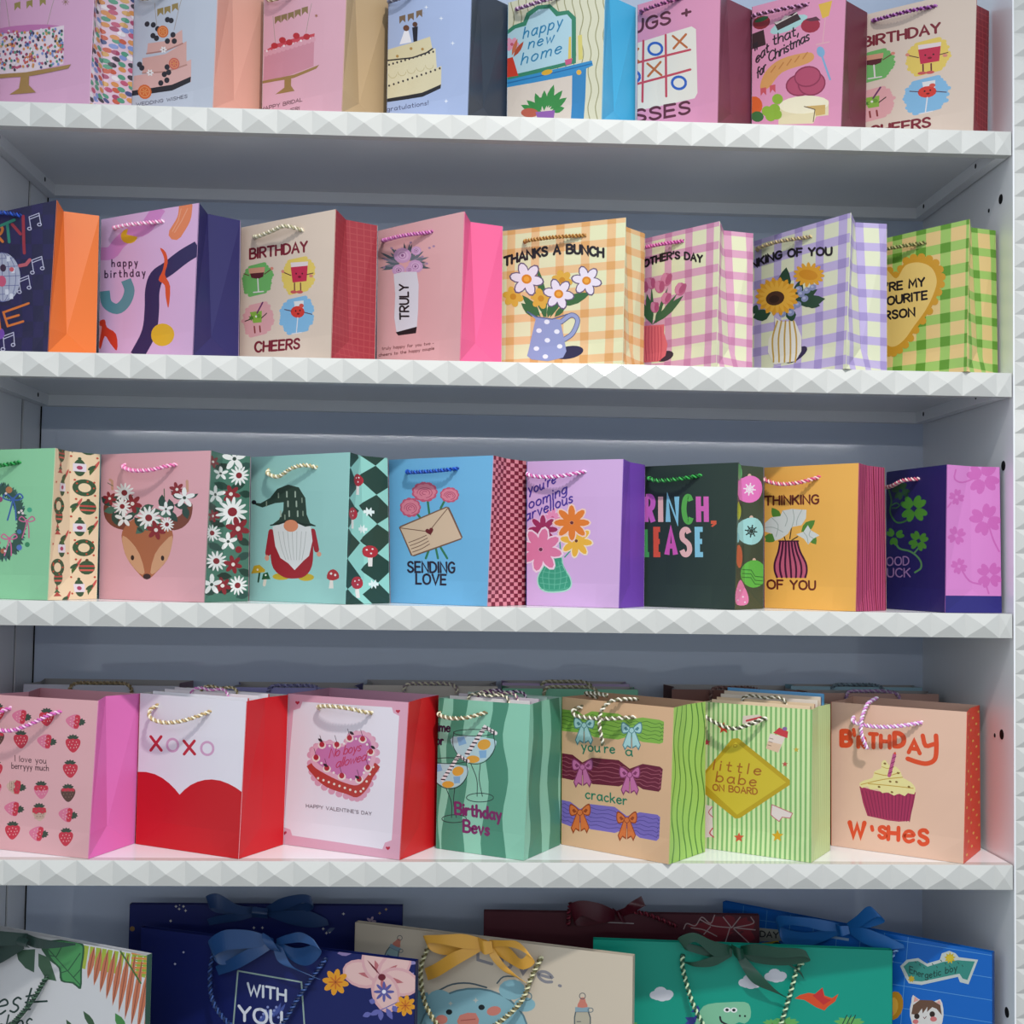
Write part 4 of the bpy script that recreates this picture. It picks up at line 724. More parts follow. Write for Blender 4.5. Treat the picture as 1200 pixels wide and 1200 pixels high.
def ornaments(S):
    S.m = lambda p: p; S.fr(0, 0, 1)
    def ball(u, v, s=1):
        S.ell(u, v, .15*s, .048, '3c5c40'); S.tris([((u-.14*s, v+.016), (u+.14*s, v+.016), (u+.14*s, v+.004)), ((u-.14*s, v+.016), (u+.14*s, v+.004), (u-.14*s, v+.004))], 'c0504a'); S.tris([((u-.13*s, v-.012), (u+.13*s, v-.012), (u+.13*s, v-.024)), ((u-.13*s, v-.012), (u+.13*s, v-.024), (u-.13*s, v-.024))], 'd4685a'); S.ell(u, v+.05, .03, .01, '5a4a30')
    def wr(u, v, s=1):
        S.ell(u, v, .2*s, .058, '3c5c40', 0, 20); S.ell(u, v, .105*s, .031, 'f2dcb8', 0, 16)
        for k in range(5): S.ell(u+.155*s*math.cos(k*1.256), v+.045*math.sin(k*1.256), .02, .006, 'c8503c', 0, 6)
    def drum(u, v, s=1):
        S.ell(u, v, .1*s, .058, '3c5c40', 0, 18); S.tris([((u-.11*s, v+.028), (u+.11*s, v+.028), (u+.11*s, v-.026)), ((u-.11*s, v+.028), (u+.11*s, v-.026), (u-.11*s, v-.026))], 'ece4ec'); S.ell(u, v, .05*s, .014, 'b04a6a'); S.ell(u, v+.062, .03, .01, '3c5c40')
    def tree(u, v, s=1):
        for k in range(4): S.tris([((u-.02*s-.02*k*s, v+.03-.022*k), (u+.02*s+.02*k*s, v+.03-.022*k), (u, v+.06-.022*k))], 'b8524a' if k % 2 else '4a6a48')
    def sprig(u, v):
        S.line([(u-.06, v-.035), (u+.05, v+.02)], '4a6a3a', .03, 0, False); S.ell(u+.06, v+.025, .06, .014, 'd0605a', 30); S.ell(u-.02, v+.004, .07, .014, '3c5c40', 10)
    for b in (-.16, .25, .66, 1.07):
        wr(.74, b+.1); ball(.8, b-.035); drum(.66, b+.235); sprig(.88, b+.235); sprig(.59, b-.03)
        wr(.2, b-.035, .8); drum(.3, b+.09, .8); tree(.2, b+.22); sprig(.36, b+.16); ball(.22, b+.305, .7)
        for u, v in ((.5, .2), (.58, .15), (.92, .05), (.52, -.1), (.95, -.1), (.45, .06), (.9, .14), (.08, .12), (.1, -.02), (.6, .02)): S.ell(u, b+v, .022, .007, 'c8503c', 0, 7)
small('d1', 'mint green gift bag with a dark wreath and ornament patterned side', '92cfa2', 'f4dcb8', wreath, ZA['3a'], [(-70, 165, 0), (-40, 190, .012), (30, 188, .012), (94, 170, 0)], ('2c9a4c', '1c6a34'), sidedraw=ornaments)

RED, WHT, LEAF = '8a2a32', 'efefec', '2d4840'
def blooms(A, L):
    for k, x, y, r in L:
        if k == 'r': A.flower(x, y, r, 6, RED, 'e8e0d8', .24, .2, 15)
        elif k == 'd': A.flower(x, y, r, 13, WHT, RED, .12, .3)
        else: A.flower(x, y, r, 5, WHT, '3a4a40', .22, .16, -90)
def deer(F):
    A = F.pic
    A.poly([(486, 380), (494, 440), (534, 480), (590, 492), (610, 455), (545, 425), (508, 380)], '7a4234', 3); A.poly([(902, 375), (892, 440), (852, 484), (800, 494), (785, 458), (845, 425), (882, 375)], '7a4234', 3)
    A.line([(528, 300), (526, 262), (516, 255)], 'c89880', 12); A.line([(880, 310), (878, 262)], 'c89880', 13); A.line([(530, 285), (505, 270)], '6a6a58', 4); A.line([(772, 345), (772, 300)], '6a6a58', 5)
    A.poly([(572, 500), (620, 445), (690, 430), (760, 445), (806, 500), (803, 560), (780, 630), (725, 690), (682, 722), (640, 690), (592, 625), (573, 560)], 'ad6848', 3)
    A.poly([(574, 520), (612, 548), (650, 605), (672, 690), (645, 692), (592, 625), (574, 562)], 'd29e7a', 2); A.poly([(804, 520), (768, 548), (722, 605), (698, 690), (722, 690), (780, 630), (803, 562)], 'd29e7a', 2)
    A.ell(682, 708, 18, 13, '3a2628'); A.ell(617, 622, 8, 12, '33221e'); A.ell(757, 624, 8, 12, '33221e')
    for x, y in [(500, 360), (520, 400), (545, 350), (560, 420), (600, 350), (610, 430), (640, 400), (650, 460), (690, 390), (690, 480), (730, 410), (740, 460), (770, 420), (800, 380), (810, 430), (850, 380), (870, 410), (830, 330), (660, 490), (760, 360), (540, 440)]: t = rnd.uniform(0, 6.28); A.leaf(x-34*math.cos(t), y-34*math.sin(t), x+34*math.cos(t), y+34*math.sin(t), 34, rnd.choice([LEAF, LEAF, '3a5a4c', '4a7060']))
    A.leaf(890, 345, 930, 322, 16, LEAF); A.leaf(640, 480, 670, 505, 16, LEAF)
    blooms(A, [('r', 515, 345, 34), ('d', 585, 318, 48), ('r', 622, 370, 46), ('d', 574, 383, 40), ('w', 580, 440, 42), ('d', 697, 437, 56), ('r', 730, 494, 46), ('d', 782, 468, 34), ('w', 778, 396, 36), ('r', 832, 302, 36), ('w', 866, 342, 50)])
def bloom_side(S):
    for x, y in [(1040, 190), (1150, 180), (1110, 270), (1040, 270), (1150, 330), (1020, 460), (1140, 540), (1010, 570), (1140, 620), (1050, 680), (1150, 690), (1000, 640), (1060, 770), (1140, 780), (1120, 430), (1000, 380), (990, 780)]: S.leaf(x-36, y+rnd.uniform(-24, 24), x+36, y+rnd.uniform(-26, 26), 36, rnd.choice(['26382f', '2a443a', '33524a']))
    blooms(S, [('w', 1098, 148, 58), ('d', 1118, 228, 48), ('w', 1036, 216, 34), ('r', 1080, 315, 44), ('w', 1014, 318, 44), ('r', 1004, 420, 30), ('d', 1086, 400, 72), ('r', 1112, 480, 58), ('d', 998, 500, 40), ('w', 1066, 540, 44), ('d', 1014, 632, 48), ('r', 1090, 648, 44), ('d', 1114, 746, 46), ('r', 1042, 748, 42), ('w', 992, 742, 50), ('r', 998, 165, 30)])
    S.ell(1115, 578, 16, 16, RED)
small('d2', 'pink gift bag with a deer face crowned in red and white flowers', 'dfa8b0', '4f7b6a', deer, ZA['3a'], [(588, 185, 0), (600, 196, .01), (660, 214, .018), (745, 212, .018), (800, 194, .012), (828, 182, 0)], ('e070a8', 'f2b8d4'), sidedraw=bloom_side)

def gnome(F):
    A = F.pic
    A.ell(170, 624, 36, 14, 'c9b03e'); A.ell(272, 627, 34, 15, 'c9b03e')
    A.line([(132, 440), (124, 490), (118, 530)], 'a32a34', 22, 3); A.line([(304, 438), (312, 480), (318, 515)], 'a32a34', 22, 3); A.ell(114, 548, 9, 12, 'e0a088'); A.ell(328, 533, 10, 10, 'e0a088')
    A.poly([(140, 430), (128, 520), (138, 590), (180, 626), (225, 632), (268, 622), (298, 580), (304, 500), (298, 430)], 'a32a34', 3)
    A.poly([(138, 420), (185, 400), (215, 430), (250, 400), (296, 420), (302, 478), (286, 540), (262, 560), (225, 598), (200, 570), (168, 548), (148, 500)], 'e2e3e2'); 
    for i in range(7): A.line([(162+i*19, 440), (172+i*16, 500), (190+i*11, 556)], 'b8bab8', 2.5, 3)
    A.poly([(60, 320), (90, 322), (130, 300), (160, 262), (205, 244), (250, 256), (276, 300), (280, 370), (294, 405), (314, 414), (272, 420), (215, 394), (165, 412), (130, 416), (165, 390), (184, 352), (186, 318), (150, 322), (98, 340), (70, 330)], '2d4238')
    for x in (165, 200, 235): 
        for y in (285, 325, 366):
            if (x, y) != (165, 325) and (x, y) != (165, 285): A.line([(x+(y-285)*.1, y-11), (x+(y-285)*.1, y+11)], 'a8b8a8', 6)
    for x, y in ((115, 325), (165, 290), (262, 310), (265, 365), (190, 380)): A.line([(x, y-9), (x, y+9)], '8a9a88', 5)
    A.line([(130, 414), (180, 402), (215, 392), (260, 408), (314, 416)], '1c2a26', 5, 3); A.ell(62, 318, 10, 9, '1c2228'); A.ell(214, 416, 30, 25, 'e0916e', 0, 18)
    A.poly([(374, 635), (370, 672), (390, 672), (386, 635)], 'eae4dc'); A.poly([(360, 632), (366, 605), (388, 594), (408, 608), (412, 630), (386, 640)], 'b0343a', 2); A.ell(378, 612, 5, 5, 'f0e8e4'); A.ell(396, 618, 5, 5, 'f0e8e4')
    A.line([(84, 606), (78, 645)], '2a4a34', 7); A.poly([(50, 612), (62, 580), (84, 576), (106, 596), (104, 606)], 'c9a838'); A.ell(76, 596, 4, 4, 'f0e8d8'); A.line([(106, 632), (102, 658)], 'e4dccc', 12); A.poly([(92, 636), (98, 612), (116, 606), (126, 634)], '2a5a3a'); A.ell(108, 618, 4, 4, 'e8f0e0')
def harlequin(S):
    S.m = lambda p: p; S.fr(0, 0, 1)
    for i in range(-1, 5):
        for j in range(-1, 7):
            u, v = i*.36+.05, j*.2+(.1 if i % 2 else 0)+.02*i
            w = .025*math.sin(j*1.7+i); S.poly([(u-.36, v+w), (u, v+.1), (u+.36, v-w), (u, v-.1)], '2b453a') if (i % 2 == 0) else None
    for u, v in ((.38, .83), (.62, .35), (.3, .14), (.2, .6)):
        S.tris([((u-.05, v-.02), (u+.05, v-.02), (u+.04, v-.1)), ((u-.05, v-.02), (u+.04, v-.1), (u-.04, v-.1))], 'ece6e0'); S.ell(u, v, .16, .042, 'b5303a'); 
        for a, b in ((-.06, .012), (.05, .018), (.02, -.012)): S.ell(u+a, v+b, .022, .006, 'f2ece8', 0, 6)
    for u, v in ((.62, .62), (.68, .13), (.48, .5)):
        for a in (0, 60, 120): S.line([(u-.1*math.cos(R(a)), v-.027*math.sin(R(a))), (u+.1*math.cos(R(a)), v+.027*math.sin(R(a)))], 'e8f4f0', .02, 0, False)
small('d3', 'mint gift bag with a white-bearded gnome in a tall dark hat', '9ed0ca', '9cd8cc', gnome, ZA['3b'], [(124, 184, 0), (140, 200, .01), (190, 212, .014), (245, 178, .014), (290, 164, .01), (322, 172, 0)], ('f0e8d0', 'b0a478'), sidedraw=harlequin)

def love_letter(F):
    A = F.pic
    for l in ([(782, 320), (788, 380)], [(850, 322), (835, 350)], [(735, 370), (750, 390)], [(782, 525), (770, 556)], [(812, 515), (820, 556)], [(832, 512), (858, 556)]): A.line(l, '3a7a58', 9)
    for x, y, a, b in ((770, 280, 52, 42), (710, 346, 42, 40), (873, 293, 38, 32)):
        for i in range(11): A.ell(x+a*.72*math.cos(i*.571), y+b*.72*math.sin(i*.571), a*.34, b*.34, 'c95a78', 0, 10)
        for i in range(9): A.ell(x+a*.55*math.cos(i*.7), y+b*.5*math.sin(i*.7), a*.36, b*.34, 'e2869a', 0, 10)
        A.ell(x, y, a*.6, b*.55, 'e2869a')
        for r in (.25, .5, .75): A.ring(x, y+b*.1, a*r*.8, b*r*.7, 2.5, 'b04468', 20+r*200, 290+r*200, 12)
    A.poly([(662, 430), (668, 424), (858, 343), (870, 346), (924, 470), (918, 480), (722, 548), (710, 545)], '7a5a4a'); A.poly([(667, 431), (862, 347), (919, 474), (716, 544)], 'dcbfa4')
    A.line([(667, 432), (785, 448), (864, 350)], '7a5a4a', 3.5)
    for i in range(4): A.line([(702+i*5, 492+i*13), (740+i*5, 478+i*13), (775+i*4, 462+i*12)], '6a4a40', 3, 3)
    A.heart(788, 446, 17, '6c2028', -15)
    F.let.text('SENDING', [(697, 610), (888, 613)], 40, '2a2236', 8); F.let.text('LOVE', [(730, 656), (852, 660)], 38, '2a2236', 8)
def check_side(S):
    S.m = lambda p: p; S.fr(0, 0, 1)
    for i in range(10):
        for j in range(38):
            if (i+j) % 2: a, b, c, d = i/10, (i+1)/10, j/38, (j+1)/38; S.tris([((a, c), (b, c), (b, d)), ((a, c), (b, d), (a, d))], '7e2436')
small('d4', 'blue gift bag reading SENDING LOVE with a checkered pink and red side', '76b8e2', 'e8929e', love_letter, ZA['3b'], [(700, 190, 0), (720, 196, .01), (800, 193, .012), (880, 186, .012), (905, 180, 0)], ('1c58c4', '123e90'), sidedraw=check_side)

def marvellous(F):
    A, L = F.pic, F.let
    A.line([(215, 500), (225, 590), (205, 640)], '3f9c80', 6, 3); A.line([(300, 560), (245, 620)], '3f9c80', 6)
    A.flower(190, 436, 48, 8, 'e890b8', 'c85a88', .2, .15, 10, 'ecd0e8'); A.flower(145, 492, 68, 8, '9c2c5c', '5a1838', .2, .12, 0, 'e4b8d8'); A.flower(300, 545, 74, 8, 'ebb446', '6a3a24', .21, .1, 8, 'f2e0c8'); A.flower(280, 460, 82, 8, 'e27e34', '6a2c30', .2, .1, 0, 'f2d0c0')
    A.poly([(152, 650), (200, 610), (232, 612), (240, 660), (272, 712), (276, 755), (245, 778), (165, 782), (125, 760), (116, 715), (135, 675)], 'a8d8c8', 3); A.poly([(158, 652), (200, 616), (228, 618), (236, 664), (266, 714), (270, 753), (240, 772), (168, 776), (130, 756), (122, 716), (140, 678)], '3d9a7c', 3)
    for i in range(5): A.line([(172+i*14, 640), (142+i*28, 700), (150+i*23, 765)], '66b89c', 3, 3); A.line([(130+max(0, 2-i)*12, 660+i*26), (200, 668+i*26), (258-max(0, 2-i)*12, 656+i*26)], '66b89c', 3, 3)
    A.flower(134, 585, 98, 8, 'dc7ba2', '6a2a4a', .22, .09, 12, 'f0d4e4')
    L.text("you're", [(78, 322), (140, 302), (205, 268)], 46, '4a3496', 7); L.text('blooming', [(34, 408), (150, 368), (258, 318)], 48, '4a3496', 7); L.text('marvellous', [(22, 472), (150, 415), (285, 362)], 48, '4a3496', 7)
small('d5', "lilac gift bag with colourful daisies in a green vase and purple sides", 'd3aedd', '7d4cba', marvellous, ZA['3c'], [(72, 226, 0), (100, 236, .01), (180, 244, .014), (270, 236, .014), (342, 215, 0)], ('c85aa0', 'ecd4ec'), rear=False)

def please(F):
    L = F.let
    def ch(c, x0, x1, y0, y1, col, w=24):
        g = GL[c]; xs = [float(q.split(',')[0]) for st in g[1].split('|') for q in st.lstrip('~').split()]; m, n = min(xs), max(xs)
        for st in g[1].split('|'):
            pts = [tuple(float(q) for q in p.split(',')) for p in st.lstrip('~').split()]
            if st[0] == '~': pts = [tuple(p) for p in spline(pts, 4)]
            L.line([(x0+w/2+(x1-x0-w)*((px-m)/(n-m) if n-m > 1 else .5), y1-w/2-(y1-y0-w)*py/10) for px, py in pts], col, w, cap=(c == ','))
    def block(c, x0, x1, y0, y1, col):
        ch(c, x0, x1, y0, y1, col)
    for c, a, b, k in (('G', 545, 612, '4ea060'), ('R', 616, 674, 'cf6ac4'), ('I', 683, 712, 'ecbcb8'), ('N', 720, 786, '8cccdf'), ('C', 795, 852, '5fb255'), ('H', 863, 923, 'd668b6')): block(c, a, b, 320, 464, k)
    L.poly([(932, 446), (958, 446), (958, 462), (940, 476), (932, 472), (944, 462), (932, 462)], 'd65c40')
    L.g += 1
    for c, a, b, k in (('P', 545, 605, 'd668b6'), ('L', 612, 654, '4ea060'), ('E', 662, 706, 'da5a44'), ('A', 712, 776, 'd160b4'), ('S', 782, 842, 'ecbcb8'), ('E', 855, 905, '8cccdf')): block(c, a, b, 475, 617, k)
def bauble_side(S):
    for x, y, r, c in ((1112, 290, 60, 'e87cc4'), (1118, 490, 60, 'a4dada'), (1132, 692, 60, '62b850')):
        S.ell(x, y-r*1.04, 9, 12, 'd8b8a8'); S.ell(x, y, r, r*1.08, c, 0, 24)
    for x, y, k in ((1112, 290, 'f4e8f4'), (1118, 490, '243a38')):
        for i in range(4):
            a = R(45*i+10); S.line([(x-26*math.cos(a), y-28*math.sin(a)), (x+26*math.cos(a), y+28*math.sin(a))], k, 6)
        S.ring(x, y, 15, 16, 4, k)
    for q in range(3): S.line([(1080, 672+q*18), (1118, 674+q*18), (1138, 704+q*18), (1188, 708+q*18)], '2a6a34', 3.5)
    S.ell(1068, 210, 10, 40, '6ab878'); S.ell(1066, 395, 11, 45, 'b8c040'); S.ell(1068, 610, 13, 55, 'c86a48'); S.ell(1065, 520, 6, 25, '8ac4cc'); S.poly([(1070, 720), (1088, 750), (1108, 800), (1100, 835), (1060, 838), (1046, 810), (1052, 760)], 'e884b4', 3)
    for x, y in ((1070, 770), (1085, 800), (1062, 815), (1092, 825)): S.ell(x, y, 4, 4, 'f4d8e8')
small('d6', 'dark green gift bag with big multicoloured block letters and bauble side', '2a3b33', '3e4c3c', please, ZA['3c'], [(648, 244, 0), (656, 248, .008), (710, 258, .014), (810, 250, .014), (882, 232, 0)], ('3aa64c', '175c28'), sidedraw=bauble_side)

def magnolia(F):
    A = F.pic
    for a, b, c, d in ((130, 420, 92, 362), (120, 480, 62, 512), (220, 470, 282, 418), (250, 470, 285, 525), (100, 500, 60, 490)): A.leaf(a, b, c, d, 38, '5a8a3c')
    for l in ([(170, 500), (178, 450)], [(150, 505), (140, 470)], [(180, 505), (205, 490)]): A.line(l, '4a3a2a', 5)
    A.poly([(62, 430), (90, 405), (130, 400), (140, 375), (180, 368), (245, 372), (242, 410), (222, 440), (180, 448), (162, 478), (130, 500), (105, 508), (95, 478), (62, 468)], 'dcdfdc'); A.poly([(198, 480), (230, 470), (250, 440), (262, 462), (300, 485), (272, 500), (250, 525), (232, 500)], 'dcdfdc')
    for l in ([(140, 375), (160, 410), (150, 445)], [(185, 370), (190, 410), (180, 448)], [(225, 372), (205, 410), (200, 440)], [(90, 405), (120, 440), (110, 490)], [(62, 450), (100, 450), (140, 470)], [(230, 470), (245, 490), (250, 520)], [(262, 462), (255, 485), (272, 498)]): A.line(l, 'a8b2ac', 3, 3)
    V = [(124, 508), (206, 508), (212, 552), (236, 600), (244, 640), (240, 670), (112, 668), (103, 640), (104, 600), (120, 552)]
    A.poly(V, 'c9627e')
    for i in range(7):
        t = i/6-.5; A.line([(165+t*74, 510), (167+t*94, 555), (171+t*134, 605), (173+t*138, 640), (174+t*122, 667)], '4a1836', 8.5, 4)
    A.line([(122, 510), (208, 510)], '4a1836', 6)
    F.let.text('THINKING', [(62, 350), (298, 344)], 38, '6c2c22', 8.5); F.let.text('OF YOU', [(72, 715), (278, 720)], 36, '6c2c22', 8.5)
def stripe_side(S):
    S.m = lambda p: p; S.fr(0, 0, 1)
    for i in range(14): x = .03+i*.072; S.line([(x+.012*math.sin(j+i), j/8) for j in range(-1, 10)], '8a2a50' if i % 3 else '7a1c30', .028 if i % 2 else .018, 0, False)
small('d7', 'orange gift bag with white flowers in a striped vase and striped sides', 'f4b85e', 'c8587c', magnolia, ZA['3d'], [(62, 232, 0), (75, 240, .01), (150, 258, .016), (235, 252, .016), (298, 226, 0)], ('d85a80', 'f0c8c8'), sidedraw=stripe_side)

def clover(A, x, y, r, c, rot=0, n=4):
    for i in range(n):
        a = R(rot+360*i/n)
        for s in (-.28, .28): A.ell(x+.58*r*math.cos(a+s), y+.58*r*math.sin(a+s), r*.42, r*.24, c, math.degrees(a+s), 10)
def luck(F):
    A, L = F.pic, F.let
    A.line([(606, 280), (618, 330), (612, 380), (640, 425), (680, 420), (705, 392)], '4a8a48', 7, 4); A.line([(620, 350), (640, 340), (655, 350), (640, 362), (622, 362)], '4a8a48', 5, 4); A.line([(632, 505), (650, 540), (700, 555), (738, 590), (742, 625), (715, 645)], '66a068', 8, 4); A.line([(738, 535), (715, 560)], '66a068', 7)
    clover(A, 718, 365, 64, '5ba83e', 40); clover(A, 660, 285, 42, '35603a', 20); clover(A, 632, 487, 42, '58a03e', 100, 3); clover(A, 735, 508, 46, '58a03e', 60)
    L.text('GOOD', [(565, 616), (690, 612)], 36, 'b48cc6', 5.5); L.text('LUCK', [(570, 664), (694, 664)], 36, 'b48cc6', 5.5)
def clover_side(S):
    for x, y, r, a in ((1020, 225, 75, 30), (1030, 410, 72, 20), (1048, 655, 60, 40), (905, 310, 36, 10), (905, 480, 42, 60), (915, 615, 36, 20)): clover(S, x, y, r, 'cf6cb8', a)
    for l in ([(900, 190), (895, 230), (930, 245), (985, 225)], [(1045, 440), (1065, 500), (1090, 550)], [(880, 335), (865, 355)], [(925, 630), (960, 680), (1010, 695)], [(1030, 690), (1045, 735)]): S.line(l, 'cf6cb8', 7, 3)
    m, o = S.m, S.o; S.m = lambda p: p; S.fr(0, 0, 1); S.tris([((-.01, -.01), (1.01, -.01), (1.01, .115)), ((-.01, -.01), (1.01, .115), (-.01, .115))], '2c2878'); S.m, S.o = m, o
small('d8', 'navy clover gift bag with a pink clover printed side', '2c266c', 'dd8ace', luck, ZA['3d'], [(602, 268, 0), (612, 270, .008), (650, 264, .012), (700, 240, .012), (738, 232, 0)], ('d0607c', 'f0d0d0'), sidedraw=clover_side)

# ================================================================== fourth shelf, back row and flat spare bags
def plain_bag(x0, x1, y, h, d, label, front, side, ropec, th=0., rim=None):
    w = x1-x0
    q = [(0, 0), (1, 0), (1, 1), (0, 1)]
    F = gift_bag((x1, y, th, w, d, h, 0, 0, 0, .012), label, 'gift bags in the back row of the fourth shelf', front, side, quad=q, z=ZS[3], frame=(0, 0, 1), handle=[(.3, .1, .001), (.31, .01, .003), (.36, -.012, -.004), (.45, -.010, -.010), (.55, -.012, -.014), (.63, -.012, -.008), (.69, .01, .003), (.7, .1, .001)], ropec=ropec, back=rim or front, inside='b8b4b4', rear=False)
    return F
plain_bag(-.755, -.485, .255, .240, .105, 'pale grey gift bag standing behind the strawberry gift bag', 'd0d2de', 'a08490', ('b09c78', '8c7a5c'), .02)
plain_bag(-.398, -.172, .25, .240, .10, 'periwinkle gift bag standing behind the heart cake gift bag', 'a8a4dc', '8a86c4', ('9a98c4', '74729c'), -.01)
plain_bag(-.166, .070, .25, .246, .10, 'beige gift bag standing behind the striped cocktail gift bag', 'd2c8be', 'a8a09a', ('e0d8c0', '9a8c90'), .0)
plain_bag(.078, .318, .25, .243, .05, 'sea green gift bag standing behind the cracker gift bag', '8ad2b0', '6cb494', ('d8d0b8', '9a9674'), .0)
plain_bag(.080, .312, .318, .246, .05, 'lilac gift bag behind the sea green gift bag', 'c4acd4', 'a490b8', ('d8d0b8', '9a9674'), .0)
plain_bag(.375, .600, .235, .246, .09, 'brown gift bag standing behind the green striped baby gift bag', '7c5048', '623e38', ('6a4c48', '8a6a64'), .0)
plain_bag(.618, .862, .262, .240, .052, 'dusty peach gift bag standing behind the cupcake gift bag', 'cca498', 'a8847c', ('b088b8', 'c8b4cc'), .0)
plain_bag(.612, .858, .330, .245, .042, 'pale blue gift bag behind the dusty peach gift bag', 'a8d0e0', '90bccc', ('8aa0ac', '6c7c88'), .0)

# ================================================================== fourth shelf, front row
def berries(F):
    A = F.pic
    def berry(x, y, r, kind, rot=0):
        c, d = math.cos(R(rot)), math.sin(R(rot)); T = lambda px, py: (x+r*(px*c-py*d), y+r*(px*d+py*c))
        body = [(-.8, -.5), (0, -.72), (.8, -.5), (.86, .1), (.45, .8), (0, 1.1), (-.45, .8), (-.86, .1)]
        red = 'c93548'
        A.poly([T(*p) for p in body], {'r': red, 'p': 'dc7a98', 'c': '5e4038', 'w': 'd0b0a0'}[kind], 3)
        if kind == 'p': A.poly([T(*p) for p in [(-.8, -.5), (0, -.72), (.8, -.5), (.85, -.1), (.5, .1), (.25, -.1), (0, .15), (-.3, -.05), (-.6, .1), (-.85, -.1)]], red)
        if kind == 'w': A.poly([T(*p) for p in [(-.8, -.5), (0, -.72), (.8, -.5), (.85, 0), (.4, .2), (0, .05), (-.4, .25), (-.85, 0)]], red); [A.line([T(-.6, .35+.2*k), T(.6, .25+.2*k)], 'a08070', 2) for k in range(3)]
        if kind == 'c': A.poly([T(*p) for p in [(-.8, -.5), (0, -.72), (.8, -.5), (.8, -.2), (-.8, -.2)]], red)
        for px, py in ((-.4, -.2), (0, -.3), (.4, -.2), (-.55, .15), (-.15, .1), (.25, .15), (.55, .1), (-.3, .5), (.1, .5), (.4, .45)): A.ell(*T(px, py), r*.06, r*.09, 'e8b0b0' if kind in 'rp' else '8a6a60', rot, 6)
        for k in range(5): a = R(rot-90+(k-2)*36); t = T(0, -.62); A.leaf(t[0], t[1], t[0]+r*.75*math.cos(a), t[1]+r*.5*math.sin(a)-r*.05, r*.34, '3a4a3c')
    for x, y, k, a in [(-10, 265, 'r', 0), (88, 283, 'p', 100), (195, 285, 'r', 0), (310, 303, 'p', 100), (-12, 370, 'c', 0), (88, 378, 'r', 0), (192, 385, 'p', 100), (303, 395, 'r', 0), (290, 500, 'r', 0), (62, 575, 'w', 100), (168, 588, 'p', 0), (280, 600, 'c', 0), (-20, 500, 'r', 0), (-25, 580, 'p', 0), (52, 665, 'p', 100), (158, 680, 'w', 0), (275, 690, 'p', 100), (-35, 660, 'c', 0), (48, 755, 'r', 0), (152, 768, 'p', 100), (270, 782, 'r', 0), (-40, 745, 'w', 0)]: berry(x, y, 34, k, a)
    F.let.text('I love you', [(62, 468), (190, 478)], 24, '5a3a40', 3); F.let.text('berryyy much', [(48, 498), (200, 508)], 24, '5a3a40', 3)
small('e1', 'pink strawberry patterned gift bag with bright pink sides', 'e3aeb2', 'e877be', berries, ZA['4a'], [(44, 248, 0), (20, 262, .012), (0, 290, .02), (20, 325, .022), (90, 333, .022), (165, 306, .018), (225, 272, .01), (250, 264, 0)], ('d060b0', 'f0c0e0'), inside='dca0ac')

def xoxo(F):
    P, L = F.pat, F.let
    P.poly([(550, 521), (575, 517), (605, 518), (640, 527), (670, 543), (697, 564), (720, 587), (740, 612), (760, 592), (785, 573), (815, 559), (845, 551), (875, 549), (910, 554), (945, 567), (975, 583), (1010, 608), (1010, 880), (540, 830)], 'cc1820')
    for x0, x1, y0, y1 in ((624, 668, 370, 428), (762, 806, 388, 444)): L.line([(x0, y0), (x1, y1)], 'c42c3c', 12); L.line([(x1, y0), (x0, y1)], 'c42c3c', 12)
    L.ring(715, 406, 23, 26, 10, 'd8a8c8', 0, 360, 22); L.ring(858, 420, 25, 27, 10, 'd8a8c8', 0, 360, 22)
def redside(S): pass
E2 = small('e2', 'white and red gift bag reading XOXO above two red hearts curves', 'ece8f0', 'd81a22', xoxo, ZA['4a'], [(652, 238, 0), (644, 256, .012), (662, 286, .02), (720, 304, .022), (790, 298, .02), (845, 278, .012), (870, 264, 0)], ('efe6cc', 'b89a6a'))
E2.root['label'] = 'white and red gift bag reading XOXO above a red heart curve'

